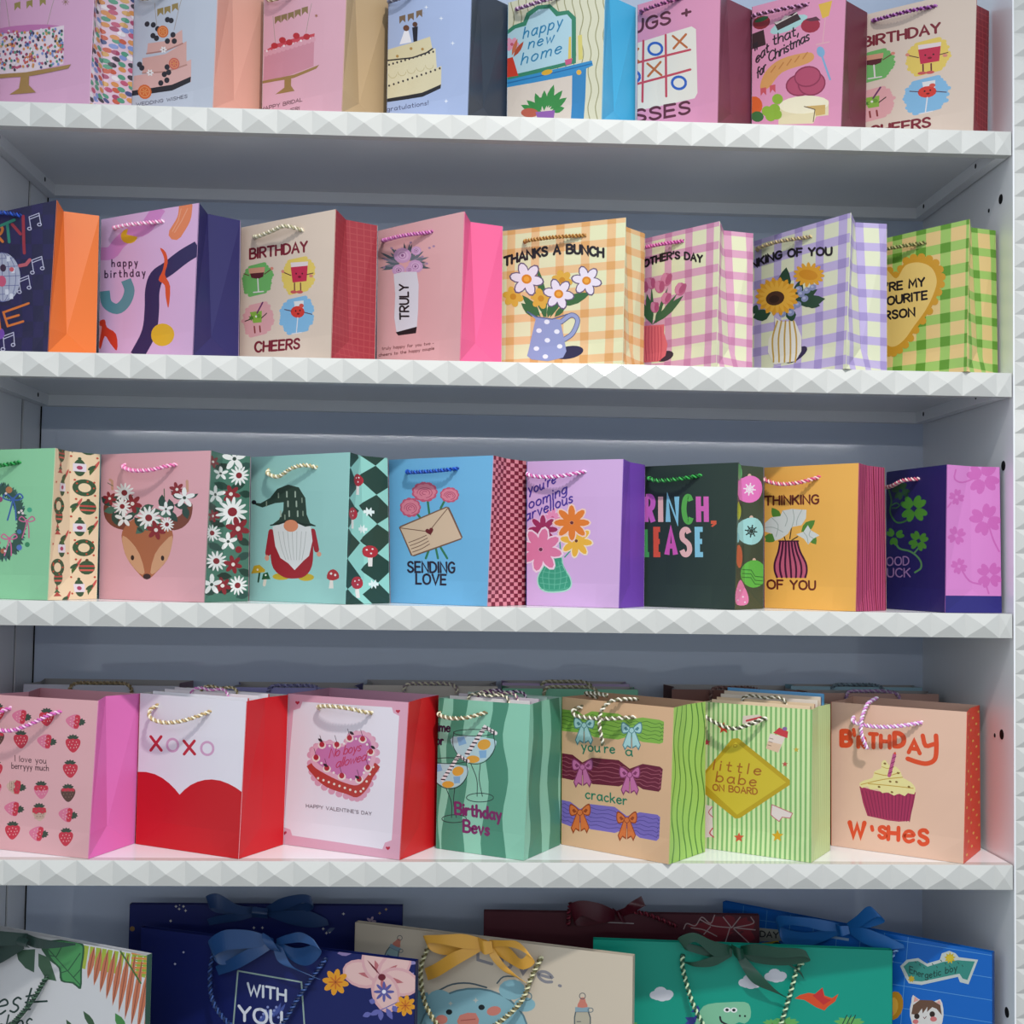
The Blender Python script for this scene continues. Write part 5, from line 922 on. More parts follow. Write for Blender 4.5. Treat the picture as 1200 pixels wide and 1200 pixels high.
def heart_cake(F):
    P, A, L = F.pat, F.pic, F.let
    P.poly([(122, 222), (492, 245), (498, 268), (522, 282), (490, 796), (462, 806), (452, 832), (78, 776), (70, 752), (44, 742), (84, 258), (112, 250)], 'ece5ee')
    for x, y, r in ((101, 226, 9), (517, 262, 9), (475, 828, 9), (47, 765, 9)): A.heart(x, y, r, 'bc2a44')
    O = [(292, 405), (322, 360), (372, 352), (412, 375), (428, 430), (424, 500), (400, 560), (372, 605), (345, 620), (300, 610), (240, 590), (185, 555), (160, 510), (155, 440), (180, 405), (235, 390)]
    Os = spline(O, 4, True)
    for p in Os[::2]: A.ell(p[0], p[1]+6, 15, 15, 'dda0b6', 0, 10)
    A.poly([(158, 480), (165, 530), (220, 580), (300, 608), (345, 622), (385, 590), (412, 540), (425, 480)], 'b83e38', 3)
    for i in range(9): A.ell(185+i*22, 543+i*8-(0 if i < 8 else 10), 5, 5, 'ece0d4'); 
    for i in range(4): A.ell(372+i*14, 586-i*30, 5, 5, 'ece0d4')
    A.poly([(292, 398), (322, 355), (372, 346), (415, 372), (428, 425), (415, 490), (380, 545), (345, 572), (290, 560), (225, 530), (165, 490), (155, 440), (180, 400), (235, 386)], 'e4acc0', 4)
    A.poly([(292, 412), (325, 372), (370, 362), (402, 385), (410, 430), (398, 482), (370, 528), (343, 550), (292, 540), (232, 512), (182, 478), (174, 440), (192, 412), (235, 400)], 'cb78ac', 4)
    for x, y in ((203, 402), (265, 402), (318, 374), (372, 378), (404, 432), (392, 498), (355, 546), (283, 532), (222, 500), (178, 456)): A.ell(x, y+4, 17, 15, 'efdcd4'); A.ell(x, y, 11, 12, 'b22c3c'); A.line([(x, y-10), (x-8, y-38)], '4a2a34', 2); 
    for x, y in ((235, 408), (295, 398), (345, 378), (390, 402), (398, 465), (375, 520), (320, 548), (250, 520), (200, 480)): A.ell(x, y, 5, 5, 'f0e4e4')
    for x, y in ((195, 385), (325, 355), (412, 415), (345, 540), (215, 490)): A.leaf(x-8, y-8, x+12, y+6, 12, '2a2026')
    L.text('No boys', [(232, 458), (362, 428)], 36, 'c2385e', 4, slant=.3, gap=1.2); L.text('allowed', [(258, 500), (382, 468)], 36, 'c2385e', 4, slant=.3, gap=1.2); L.text("HAPPY VALENTINE'S DAY", [(135, 662), (405, 696)], 13, '8a7a82', 2.5)
small('e3', "pink bordered valentine's gift bag with a heart shaped cake, red sides", 'dfa9bd', 'dc2228', heart_cake, ZA['4b'], [(196, 250, 0), (205, 240, .01), (270, 236, .018), (345, 246, .018), (395, 262, .012), (410, 270, 0)], ('efe6cc', 'a89468'), inside='d8a2ba')

def cocktails(F):
    P, A, L = F.pat, F.pic, F.let
    for xs, wv in (((640, 700), 8), ((742, 800), 10), ((905, 968), 12)):
        l = [(xs[0]+wv*math.sin(j*.9)-j*3, 160+j*50) for j in range(16)]; r = [(xs[1]+wv*math.sin(j*.9+.8)+2*math.cos(j)-j*1, 160+j*50) for j in range(16)]
        for a in range(15): P.poly([l[a], r[a], r[a+1], l[a+1]], '4e8f76')
    for cx, cy, s in ((832, 420, 1), (728, 530, .88)):
        A.poly([(cx-84*s, cy-50*s), (cx+80*s, cy-40*s), (cx+84*s, cy+0*s), (cx+50*s, cy+48*s), (cx, cy+62*s), (cx-50*s, cy+42*s), (cx-84*s, cy)], 'b8d8dc', 3)
        A.poly([(cx-70*s, cy-46*s), (cx-40*s, cy-50*s), (cx-30*s, cy-20*s), (cx-62*s, cy-10*s)], '86b4d8'); A.poly([(cx+20*s, cy+10*s), (cx+52*s, cy+8*s), (cx+50*s, cy+40*s), (cx+24*s, cy+42*s)], '86b4d8'); A.ell(cx+42*s, cy-16*s, 28*s, 22*s, 'e0a848', -20); A.ell(cx-5*s, cy+46*s, 28*s, 16*s, 'e0a848', 0)
        A.line([(cx-30*s, cy+25*s), (cx+46*s, cy-90*s), (cx+90*s, cy-64*s)], 'f0e8e8', 16*s)
        for k in range(8): t = k/7; A.line([(cx-36*s+72*s*t, cy+22*s-108*s*t), (cx-20*s+72*s*t, cy+24*s-108*s*t)], '2c1e2c', 6*s)
        for k in range(3): A.line([(cx+56*s+14*k*s, cy-92*s+9*k*s), (cx+56*s+14*k*s, cy-76*s+9*k*s)], '2c1e2c', 5*s)
        A.line([(cx-84*s, cy-70*s), (cx-86*s, cy-10*s), (cx-50*s, cy+46*s), (cx, cy+66*s), (cx+50*s, cy+52*s), (cx+86*s, cy), (cx+80*s, cy-66*s)], '2c3c3c', 3, 4); A.ring(cx, cy-66*s, 84*s, 14*s, 3, '2c3c3c'); A.line([(cx-14*s, cy+64*s), (cx+10*s, cy+130*s), (cx+10*s, cy+200*s)], '2c3c3c', 3, 4); A.line([(cx+26*s, cy+64*s), (cx+20*s, cy+130*s), (cx+32*s, cy+200*s)], '2c3c3c', 3, 4); A.ring(cx+22*s, cy+205*s, 56*s, 18*s, 3, '2c3c3c')
    L.text('Time', [(655, 346), (732, 350)], 36, '35203a', 7.5); L.text('for', [(662, 402), (704, 405)], 36, '35203a', 7.5)
    L.text('Birthday', [(752, 690), (940, 718)], 46, '7a2a62', 10); L.text('Bevs', [(785, 762), (890, 778)], 46, '7a2a62', 10)
def wavy_side(S):
    S.m = lambda p: p; S.fr(0, 0, 1)
    for u0, u1 in ((.12, .46), (.68, .97)):
        l = [(u0+.05*math.sin(j*1.1), j/9) for j in range(10)]; r = [(u1+.04*math.sin(j*1.1+.7), j/9) for j in range(10)]
        for a in range(9): S.poly([l[a], r[a], r[a+1], l[a+1]], '4e8f76')
E4 = small('e4', 'mint striped gift bag with two cocktail glasses', '92ceb4', '92ceb4', cocktails, ZA['4b'], [(692, 270, 0), (702, 276, .01), (760, 287, .018), (830, 284, .018), (882, 268, 0)], ('efe6cc', '7a6a48'), sidedraw=wavy_side, inside='b8d8c8')

def crackers(F):
    A, L = F.pic, F.let
    def band(top, bot, c, wave, bows, bc, bo):
        A.poly(top+bot[::-1], c)
        n = 6
        for k in range(1, n):
            t = k/n; pts = []
            for i in range(33):
                s = i/32*(len(top)-1); j = min(int(s), len(top)-2); f = s-j
                a = [top[j][q]+(top[j+1][q]-top[j][q])*f for q in (0, 1)]; b = [bot[j][q]+(bot[j+1][q]-bot[j][q])*f for q in (0, 1)]
                pts.append((a[0]+(b[0]-a[0])*t, a[1]+(b[1]-a[1])*t+4*math.sin(i*1.9+k)))
            A.line(pts, wave, 2.6, 0, False)
        for x, y in bows:
            for s in (-1, 1):
                A.poly([(x, y), (x+s*14, y-22), (x+s*38, y-36), (x+s*44, y-10), (x+s*36, y+14), (x+s*12, y+8)], bo, 3); A.poly([(x+s*4, y), (x+s*16, y-18), (x+s*36, y-30), (x+s*40, y-9), (x+s*34, y+9), (x+s*12, y+4)], bc, 3); A.poly([(x+s*12, y-4), (x+s*24, y-16), (x+s*32, y-10), (x+s*24, y+2)], bo)
                A.poly([(x, y), (x+s*14, y), (x+s*38, y+62), (x+s*28, y+86), (x+s*18, y+68), (x+s*2, y+78)], bo); A.poly([(x+s*2, y+4), (x+s*12, y+4), (x+s*34, y+62), (x+s*27, y+76), (x+s*18, y+62), (x+s*4, y+70)], bc)
            A.ell(x, y, 12, 13, bo); A.ell(x, y, 9, 10, bc)
    band([(55, 252), (130, 262), (155, 280), (190, 262), (300, 272), (345, 296), (400, 288), (470, 298), (488, 306)], [(55, 345), (130, 352), (155, 345), (200, 372), (300, 382), (345, 368), (400, 392), (470, 400), (484, 394)], '8ab850', '4e7a34', ((158, 322), (355, 343)), 'b4dcdc', '5a8a90')
    band([(55, 438), (110, 446), (150, 478), (190, 458), (300, 468), (345, 504), (400, 484), (470, 496), (482, 506)], [(55, 540), (110, 552), (150, 530), (190, 568), (300, 578), (345, 556), (400, 590), (465, 600), (474, 590)], '6c1e36', 'a85a6a', ((150, 498), (345, 530)), 'cc74a6', '8a3a68')
    band([(55, 630), (100, 640), (138, 670), (180, 650), (280, 662), (330, 700), (385, 684), (458, 694), (470, 704)], [(55, 722), (100, 740), (138, 726), (180, 752), (280, 768), (330, 750), (385, 788), (455, 800), (466, 790)], '7e6cbc', '54468e', ((138, 684), (330, 716)), 'dc763e', '9a4420')
    L.text("you're", [(148, 428), (284, 440)], 38, '2f7c60', 6); L.text('a', [(330, 447), (356, 452)], 38, '2f7c60', 6); L.text('cracker', [(162, 626), (330, 654)], 38, '2f7c60', 6)
def cracker_side(S):
    S.m = lambda p: p; S.fr(0, 0, 1)
    for i in range(6): S.line([(.08+i*.17+.05*math.sin(j*1.25+i*.6), j/11) for j in range(-1, 13)], '5a8a3e', .028, 2, False)
E5 = small('e5', 'peach gift bag with three striped crackers tied in bows, green sides', 'e2b892', 'aad46c', crackers, ZA['4c'], [(150, 243, 0), (132, 255, .012), (150, 276, .018), (230, 287, .02), (310, 288, .018), (366, 286, 0)], ('efe9d8', '6a6448'), sidedraw=cracker_side, inside='d8b090')
cord(E5, [(140, 215, -.05), (120, 192, -.03), (170, 188, -.02), (240, 196, -.01)], ('efe9d8', '6a6448'))
cord(E5, [(338, 216, -.03), (322, 210, .003), (292, 214, .013), (268, 250, .024), (262, 300, .028), (262, 350, .024), (258, 398, .014)], ('efe9d8', '6a6448'))

def baby_board(F):
    P, A, L = F.pat, F.pic, F.let
    P.m, m, o = (lambda p: p), P.m, P.o; P.fr(0, 0, 1)
    for i in range(23): P.line([(.012+i*.0445, -.01), (.012+i*.0445, 1.01)], '8abb74', .019, 0, False)
    P.m, P.o = m, o
    A.poly([(620, 540), (640, 530), (770, 374), (796, 372), (1008, 546), (1008, 566), (800, 704), (780, 706), (640, 590)], 'c2a42e'); A.poly([(636, 545), (785, 388), (992, 556), (788, 690)], 'd8bf40'); A.ring(782, 404, 8, 6, 3, 'b08a28')
    A.poly([(928, 352), (990, 368), (962, 432), (910, 415)], 'ecd9d0'); A.poly([(918, 385), (975, 398), (960, 432), (910, 415)], 'e8c4a8'); A.poly([(940, 350), (965, 328), (1002, 345), (998, 372)], 'cc4048'); A.ell(988, 333, 10, 8, '8a6aa0')
    for k in range(3): A.line([(918+k*4, 400-k*14), (932+k*4, 404-k*14)], '8a6a60', 2.5)
    A.poly([(815, 280), (880, 274), (912, 292), (870, 318), (812, 312)], 'e8d4c8'); A.line([(830, 300), (890, 285)], 'c84048', 8)
    A.poly([(932, 648), (1018, 684), (1008, 704), (975, 700), (962, 718), (940, 702), (928, 690)], 'ecdcd8'); A.line([(932, 648), (1018, 684), (1008, 704), (975, 700), (962, 718), (940, 702), (928, 690), (932, 648)], 'c87078', 3.5)
    A.poly([(650, 645), (686, 655), (690, 780), (650, 785)], 'ecdcd4'); A.line([(688, 656), (672, 680), (690, 700)], 'c87078', 4, 3); A.line([(688, 745), (676, 765), (692, 782)], 'c8505a', 5, 3)
    for x, y, r, c in ((735, 330, 26, 'c84030'), (665, 390, 16, 'c84a58'), (988, 480, 13, 'c05a50'), (1035, 420, 12, 'c8b048'), (796, 784, 22, 'd0583a'), (955, 778, 26, 'd8a828')): A.star(x, y, r, c)
    L.text('little', [(690, 502), (885, 526)], 42, 'ad6a2c', 6, slant=.12, gap=4); L.text('babe', [(702, 552), (865, 572)], 42, 'ad6a2c', 6, slant=.12, gap=3.2); L.text('ON BOARD', [(690, 588), (872, 606)], 25, 'ad6a2c', 5.5)
def pale_stripes(S):
    S.m = lambda p: p; S.fr(0, 0, 1)
    for i in range(12): S.line([(.05+i*.085, -.01), (.05+i*.085, 1.01)], 'c2d894', .03, 0, False)
E6 = small('e6', 'green striped baby gift bag with a yellow diamond sign', 'd9ecae', 'd4e6a4', baby_board, ZA['4c'], [(652, 270, 0), (665, 276, .01), (720, 302, .02), (790, 326, .022), (855, 312, .02), (900, 292, .01), (912, 290, 0)], ('efe9d8', '4a4a34'), sidedraw=pale_stripes, inside='dccfae')

def cupcake(F):
    A, L = F.pic, F.let
    A.poly([(428, 652), (500, 672), (600, 690), (692, 680), (680, 740), (660, 815), (610, 818), (560, 812), (464, 790), (444, 730)], 'ab345c')
    for i in range(15): A.line([(440+i*17.5, 672+i*1.5-(0 if i < 11 else (i-10)*3)), (472+i*13.5, 790+i*2)], '84224a', 3.5)
    A.poly([(428, 640), (450, 625), (490, 612), (498, 582), (530, 568), (532, 540), (550, 528), (566, 552), (600, 560), (622, 585), (632, 612), (668, 632), (690, 660), (684, 690), (655, 684), (640, 698), (612, 686), (590, 696), (560, 680), (535, 684), (512, 664), (480, 668), (465, 652), (440, 660)], 'f0e2a2', 2)
    A.line([(436, 644), (540, 620), (630, 610)], 'c9a24a', 4, 3); A.line([(500, 590), (560, 602), (618, 588)], 'c9a24a', 4, 3); A.line([(470, 640), (580, 650), (680, 662)], 'c9a24a', 4, 3); A.line([(534, 560), (560, 568), (590, 562)], 'c9a24a', 3, 3)
    for x, y in ((572, 630), (602, 632), (548, 545), (610, 590), (660, 655), (520, 655), (580, 680)): A.ell(x, y, 7, 5, '8a6a38', 20, 8)
    A.line([(568, 602), (594, 502)], 'c25c8c', 17); 
    for k in range(4): A.line([(566+k*6, 592-k*24), (582+k*6, 584-k*24)], '8a2a5a', 4)
    A.poly([(592, 502), (590, 494), (598, 488), (602, 500)], 'e05040')
    O = 'e2522e'
    def fat(c, x, y, sx, sy, w, r=0): L.text(c, [(x, y), (x+sx, y+sx*r)], sy, O, w)
    fat('B', 346, 458, 40, 66, 24, .02); L.line([(402, 384), (406, 412)], O, 17); fat('R', 424, 466, 30, 46, 20, .05); fat('T', 478, 468, 34, 64, 19, .05); fat('H', 530, 468, 42, 56, 19, .05); fat('D', 594, 462, 44, 62, 23, .05); fat('A', 660, 492, 52, 58, 19, .1)
    L.line([(726, 412), (740, 460), (780, 452)], O, 21, 3); L.line([(788, 412), (790, 470), (782, 525), (745, 545), (700, 538), (655, 522)], O, 22, 4)
    fat('W', 382, 882, 68, 62, 22, .04); L.line([(484, 840), (488, 856)], O, 17); fat('S', 518, 890, 32, 50, 17, .1); fat('H', 562, 898, 48, 56, 19, .08); fat('e', 635, 908, 46, 80, 17, .06); fat('S', 706, 920, 42, 64, 19, .05)
def dot_side(S):
    S.m = lambda p: p; S.fr(0, 0, 1)
    for j in range(13):
        for i in range(3): S.ell(.2+.3*i+.12*(j % 2), .04+j*.078+.03*i, .05, .0085, 'f0c060', 0, 8)
E7 = small('e7', 'peach birthday wishes gift bag with a cupcake and orange sides', 'ecc3ac', 'e6482c', cupcake, ZA['4d'], [(403, 325, 0), (412, 338, .014), (450, 352, .02), (540, 364, .022), (640, 360, .018), (718, 350, 0)], ('d890d0', 'f2e4f4'), sidedraw=dot_side, inside='e2b8a4')
cord(E7, [(495, 236, -.02), (478, 254, .006), (468, 285, .016), (464, 340, .03), (466, 400, .03), (480, 468, .018)], ('d890d0', 'f2e4f4'))

def flat_bag(F, par, dy, dh, w, label, color, rim, ropec=None, x=0.):
    X, Y, th, bw, d, h = par[:6]; T = Matrix.Translation(F.root.location) @ Matrix.Rotation(-th, 4, 'Z')
    p = T @ Vector((x, -d/2+dy, .0012))
    r = empty('folded_gift_bag', label, 'gift bag', p, -th, 'folded gift bags inside the open gift bags')
    hh = h+dh; m = MB(); m.box(-w/2, w/2, 0, .0012, 0, hh, lin(color)); m.out('front_panel', M_PAPER, r)
    m = MB(); m.box(-w/2, w/2, .0034, .0046, 0, hh-.001, lin(rim)); m.out('back_panel', M_PAPER, r)
    m = MB(); m.box(-w/2, w/2, .0013, .0033, 0, .002, lin(rim)); m.out('base_panel', M_PAPER, r)
    if ropec: rope('cord_handle', [(-.035, -.003, hh-.02), (-.036, -.003, hh+.001), (-.02, .001, hh+.006), (0, -.002, hh+.004), (.02, .002, hh+.006), (.036, -.003, hh+.001), (.035, -.003, hh-.02)], ropec, r, .0026)
for y, dh, c, rm, rc, lb in ((.022, .001, 'ece8f0', 'd8303a', None, 'white folded gift bag inside the XOXO bag, nearest its front'), (.050, .002, 'ece8ee', 'e8e4ea', ('d080c0', 'f0d8ec'), 'white folded gift bag with a pink cord inside the XOXO bag'), (.074, .003, 'e8e0e6', 'c83040', ('d8cca8', '8a7a50'), 'white folded gift bag with a gold cord at the back inside the XOXO bag')): flat_bag(E2, BAGS['e2'][1], y, dh, .192, lb, c, rm, rc)
for y, dh, c, rm, rc, lb in ((.025, .001, 'dcd4d4', 'b0a0b0', ('efe6cc', '5a5a48'), 'pale folded gift bag inside the cocktail bag, nearest its front'), (.055, .002, 'c8bcc4', 'a890a8', ('efe6cc', '7a4a70'), 'greyish folded gift bag in the middle of the cocktail bag'), (.085, .002, 'b0c8bc', '92ceb4', ('5a3a60', 'd8c8d8'), 'mint folded gift bag at the back inside the cocktail bag')): flat_bag(E4, BAGS['e4'][1], y, dh, .148, lb, c, rm, rc)
for y, dh, c, rm, rc, lb in ((.018, .002, 'e8cfae', '2a5a3a', None, 'cream folded gift bag with a green back inside the baby bag'), (.040, .004, 'e6c8a4', '8a2c3a', ('efe9d8', '6a6448'), 'cream folded gift bag with a dark red back inside the baby bag'), (.058, .008, 'e0d4c4', 'c8b090', None, 'off-white folded gift bag inside the baby bag'), (.074, .012, 'd8c8b4', '6a4a3a', None, 'tan folded gift bag inside the baby bag'), (.090, .016, '6aa8d8', '4aa8cc', None, 'sky blue folded gift bag, tallest inside the baby bag')): flat_bag(E6, BAGS['e6'][1], y, dh, .166, lb, c, rm, rc)

# ================================================================== bottom shelf: large gift bags
def large(key, label, front, side, draw, frame, **k):
    (X, Y, th, w, h), q = BIGBAGS[key]
    return gift_bag((X, Y, th, w, .012, h, 0, 0, 0, .0), label, 'large ribboned gift bags on the bottom shelf', front, side, draw, quad=q, z=ZS[4], frame=frame, flat=True, rear=False, inside=front, **k)
def jungle(F):
    A, L = F.pic, F.let
    for i in range(11): x = 395+i*28; A.poly([(x, 432+i*5), (x+22, 436+i*5), (x+5, 545+i*4), (x-12, 540+i*4)], 'a8b848')
    for i in range(5): A.line([(620, 470+i*22), (690, 474+i*22)], 'd48a4a', 10); A.line([(625, 480+i*22), (690, 484+i*22)], '8ca83c', 6)
    for i in range(10): x = 425+i*32; A.leaf(x+18, 438+i*6+(i > 6)*20*(i-6), x-14-i*3, 590+i*32, 30, 'c87858'); A.line([(x+16, 448+i*6+(i > 6)*20*(i-6)), (x-10-i*3, 570+i*32)], '8a4a3a', 4)
    A.line([(565, 460), (610, 530), (660, 610)], '4a6a34', 8, 3)
    A.poly([(385, 420), (300, 405), (215, 415), (190, 440), (230, 500), (275, 540), (285, 600), (340, 612), (380, 636), (385, 540), (395, 470)], '2c5a3c', 3); A.poly([(378, 428), (300, 414), (225, 424), (240, 490), (285, 540), (295, 595), (345, 604), (374, 622), (376, 540), (386, 470)], '4f9a5c', 3)
    for a, b in (((200, 420), (376, 618)), ((265, 485), (300, 418)), ((265, 485), (235, 480)), ((320, 550), (376, 470)), ((320, 550), (290, 560)), ((345, 582), (378, 545))): A.line([a, b], '2c5a3c', 5)
    A.poly([(75, 455), (165, 450), (160, 560), (120, 540), (85, 500)], '3c5c48'); A.poly([(180, 470), (230, 490), (265, 600), (215, 590), (180, 530)], '44664c'); A.leaf(390, 740, 450, 830, 30, '3a5a3c'); A.leaf(310, 780, 350, 850, 24, '3a5a3c'); A.leaf(540, 750, 590, 840, 40, '4a8a4a'); A.leaf(-60, 470, 60, 470, 40, '3c5c48')
    L.text('Best', [(-110, 770), (140, 735)], 110, '1e3a34', 9, slant=.3, gap=2); L.line([(120, 700), (220, 694)], '1e3a34', 9); L.text('Wishes', [(-120, 880), (140, 830)], 90, '1e3a34', 8, slant=.3, gap=2)
F1 = large('f1', 'white tropical leaf gift bag with a dark green bow', 'd8d8da', '3a5a4c', jungle, ZA['5a'])
GB = '17332c'
bow(F1, [[(140, 400, .004, 0, 26), (60, 385, .02, 4, 34), (0, 374, .03, 6, 38), (-36, 384, .016, 4, 36), (0, 410, .006, 4, 34), (60, 420, .004, 4, 28), (140, 405, .006, 0, 22)], [(140, 400, .006, 0, 26), (230, 405, .022, 0, 24), (320, 412, .022, 0, 14), (384, 416, .014, 0, 4)], [(150, 385, .016, 24, 6), (145, 405, .02, 24, 6), (150, 425, .016, 24, 6)], [(120, 420, .006, 6, 24), (50, 460, .014, 8, 32), (-20, 495, .012, 8, 30)]], GB)
cord(F1, [(222, 585, -.001), (222, 590, .006), (190, 660, .012), (130, 740, .012), (40, 830, .008)], ('3a5a44', '1e3a2c'), .0042)

def withyou(F):
    A, L = F.pic, F.let
    A.line([(235, 552), (533, 605), (560, 1000), (200, 960), (235, 552)], '9ab0a8', 7, 0)
    for x, y, r in ((560, 480, 0),): pass
    A.leaf(700, 470, 775, 465, 30, '8a78a8'); 
    for x0, y0, x1, y1, w in ((930, 480, 1080, 520, 40), (1000, 620, 1060, 560, 44), (980, 540, 1075, 640, 40), (1020, 500, 1070, 500, 40), (900, 500, 960, 520, 30), (960, 560, 1060, 600, 36)): A.leaf(x0, y0, x1, y1, w, '8e84b4')
    A.line([(890, 490), (980, 560), (1060, 660)], '5a4a78', 4, 3)
    for t in range(5): a = R(195+t*60); A.ell(905+88*math.cos(a), 585+72*math.sin(a), 96, 66, 'd8a8ac', math.degrees(a), 16); A.ell(905+92*math.cos(a), 585+74*math.sin(a), 82, 52, 'e2bcb8', math.degrees(a), 16); A.leaf(905, 585, 905+110*math.cos(a), 585+86*math.sin(a), 26, 'b86a70')
    A.ell(910, 582, 18, 16, '6a1c2c'); A.leaf(905, 575, 840, 500, 8, '6a1c2c')
    for x, y, r in ((693, 605, 62), (1020, 715, 50)): A.flower(x, y, r, 8, 'e09a30', '7a3a20', .24, .16, 10); A.flower(x, y, r*.55, 8, 'c8702a', None, .12)
    A.flower(920, 650, 48, 8, '5a5a9c', 'e8e4f0', .15, .2, 0)
    for x0, y0, x1, y1 in ((905, 735, 905, 785), (905, 735, 855, 760), (930, 725, 960, 780), (960, 715, 980, 745), (880, 700, 850, 690), (860, 750, 820, 765)): A.leaf(x0, y0, x1, y1, 26, '6668ac')
    A.line([(830, 760), (905, 735), (980, 700)], '6668ac', 4, 3)
    L.text('WITH', [(282, 662), (460, 694)], 52, 'd4dae4', 11); L.text('YOU', [(240, 782), (440, 812)], 66, 'e0e4ee', 13)
    for x in range(9): A.leaf(330+x*12, 800-x*5, 345+x*12+(x % 3)*8, 770-x*8-(x % 2)*14, 14, '4a5aa0'); A.ell(345+x*10, 770-(x % 4)*16, 6, 6, '8a96cc')
    for x, y in ((-20, 465), (-60, 520), (350, 350)): A.star(x, y, 7, 'd8d8e8', 4, .4)
F2 = large('f2', 'navy gift bag lettered WITH YOU with hibiscus flowers and a blue bow', '101c5c', '0c1444', withyou, ZA['5b'])
BB = '1a4070'
bow(F2, [[(410, 412, .006, 0, 16), (330, 388, .02, 4, 40), (220, 385, .03, 6, 46), (150, 430, .026, 14, 36), (180, 470, .016, 8, 40), (290, 450, .008, 4, 34), (400, 418, .008, 0, 16)], [(425, 412, .006, 0, 16), (500, 385, .022, 4, 20), (580, 372, .03, 6, 24), (650, 410, .03, 16, 24), (600, 460, .022, 8, 42), (520, 470, .012, 6, 36), (430, 422, .008, 0, 16)], [(410, 418, .008, 8, 14), (340, 450, .018, 12, 26), (250, 500, .018, 12, 26), (150, 545, .008, 8, 20)], [(430, 420, .008, 22, 8), (480, 500, .018, 32, 10), (560, 545, .016, 36, 14), (600, 570, .01, 36, 14)], [(385, 370, .014, 14, 8), (405, 395, .02, 26, 6), (425, 425, .02, 26, 6), (430, 445, .014, 24, 6)]], BB)
cord(F2, [(130, 460, -.001), (128, 466, .006), (125, 560, .014), (150, 680, .02), (230, 780, .022), (340, 840, .022), (460, 790, .02), (540, 660, .014), (640, 510, .006), (646, 500, -.001)], ('16264e', '34508a'), .0038)

def stars(F):
    A = F.pic
    for x, y in ((310, 350), (170, 240), (150, 300), (350, 350), (730, 285), (900, 282), (930, 264), (-20, 250), (-40, 262), (-10, 270), (-55, 250), (-38, 240), (-80, 318), (635, 355), (650, 375), (665, 370)): A.star(x, y, 8, 'd8d4c8' if x % 3 else 'b89a60', 4, .4)
    A.ell(-260, 355, 12, 12, '8a6a3c'); A.flower(860, 320, 24, 5, 'b8a0b4', None, .25); A.leaf(650, 370, 690, 350, 18, '4a5a7a')
F3 = large('f3', 'navy starry gift bag with a dark blue bow at the back left', '101c60', '0c1444', stars, ZA['5b'])
bow(F3, [[(330, 262, .006, 0, 14), (250, 255, .016, 2, 22), (160, 210, .024, 4, 36), (105, 215, .02, 8, 26), (140, 245, .012, 4, 26), (240, 262, .008, 2, 20), (330, 270, .008, 0, 14)], [(370, 262, .006, 0, 14), (450, 225, .02, 4, 28), (540, 195, .026, 4, 20), (590, 205, .026, 6, 22), (570, 240, .016, 4, 20), (460, 258, .008, 2, 24), (370, 270, .008, 0, 14)], [(380, 275, .008, 2, 16), (480, 290, .014, 4, 32), (580, 300, .014, 4, 38), (660, 318, .008, 4, 14)], [(320, 275, .008, 4, 14), (240, 290, .012, 6, 18), (150, 305, .008, 6, 18), (100, 320, .006, 6, 14)], [(345, 245, .014, 36, 4), (345, 268, .02, 36, 4), (345, 292, .014, 36, 4)]], '1a3660')

def baby(F):
    A, L = F.pic, F.let
    def bottle(x, y, s, rot, fill):
        c, d = math.cos(R(rot)), math.sin(R(rot)); T = lambda p, q: (x+s*(p*c-q*d), y+s*(p*d+q*c))
        A.poly([T(-34, -30), (T(30, -30)), T(40, 0), T(40, 130), T(-40, 130), T(-40, 0)], '5a6468'); A.poly([T(-29, -24), T(25, -24), T(34, 2), T(34, 126), T(-34, 126), T(-34, 2)], fill)
        A.poly([T(-34, -48), T(32, -48), T(32, -26), T(-34, -26)], '8ea8b4'); A.poly([T(-24, -48), T(-14, -76), T(-8, -92), T(10, -92), T(16, -72), T(24, -48)], 'cf8070', 2); A.ring(*T(0, -100), 14*s, 14*s, 4*s, '6a6a6c'); A.ring(*T(38, -34), 12*s, 10*s, 4*s, '6a7a80')
        for k in range(4): A.line([T(-26, 20+k*24), T(-8, 20+k*24)], '5a6468', 4*s)
    bottle(240, 470, .8, 25, '9ab4b4'); bottle(1130, 770, 1, 0, 'bcb4a0')
    A.line([(455, 645), (520, 615), (600, 610), (680, 630)], '54646c', 8, 3); A.line([(730, 610), (760, 580), (820, 578)], '54646c', 7, 3)
    A.poly([(320, 660), (380, 655), (420, 690), (420, 1000), (300, 1000)], '7ea8b4', 2); A.ell(620, 850, 260, 220, '62848e', 0, 30); A.ell(620, 852, 252, 213, '8ebcc8', 0, 30); A.ell(800, 640, 62, 48, '8ebcc8'); A.ell(460, 690, 60, 50, '8ebcc8'); A.ell(860, 710, 50, 34, '8ebcc8'); A.ring(872, 672, 20, 18, 5, '62848e')
    A.ell(505, 745, 15, 13, '20282c'); A.ell(657, 723, 15, 13, '20282c'); A.ell(715, 740, 34, 22, 'd8887a', -12); A.ell(470, 780, 28, 22, 'd8887a'); A.poly([(555, 760), (630, 750), (640, 810), (550, 812)], 'd8887a', 2); A.line([(560, 785), (628, 778)], 'a85a54', 4); A.star(630, 690, 14, 'c8ccc4', 4, .4); A.star(512, 705, 12, 'c8ccc4', 4, .4)
    A.ell(745, 505, 16, 22, '8e8e98'); L.text('e.', [(922, 592), (1030, 626)], 76, '8c8a90', 14); L.text('Lov', [(640, 500), (880, 572)], 76, '8c8a90', 14)
F4 = large('f4', 'beige baby gift bag with a gold satin bow and a blue bear', 'd6c8b4', 'b8aa98', baby, ZA['5c'])
GO = 'd8a040'
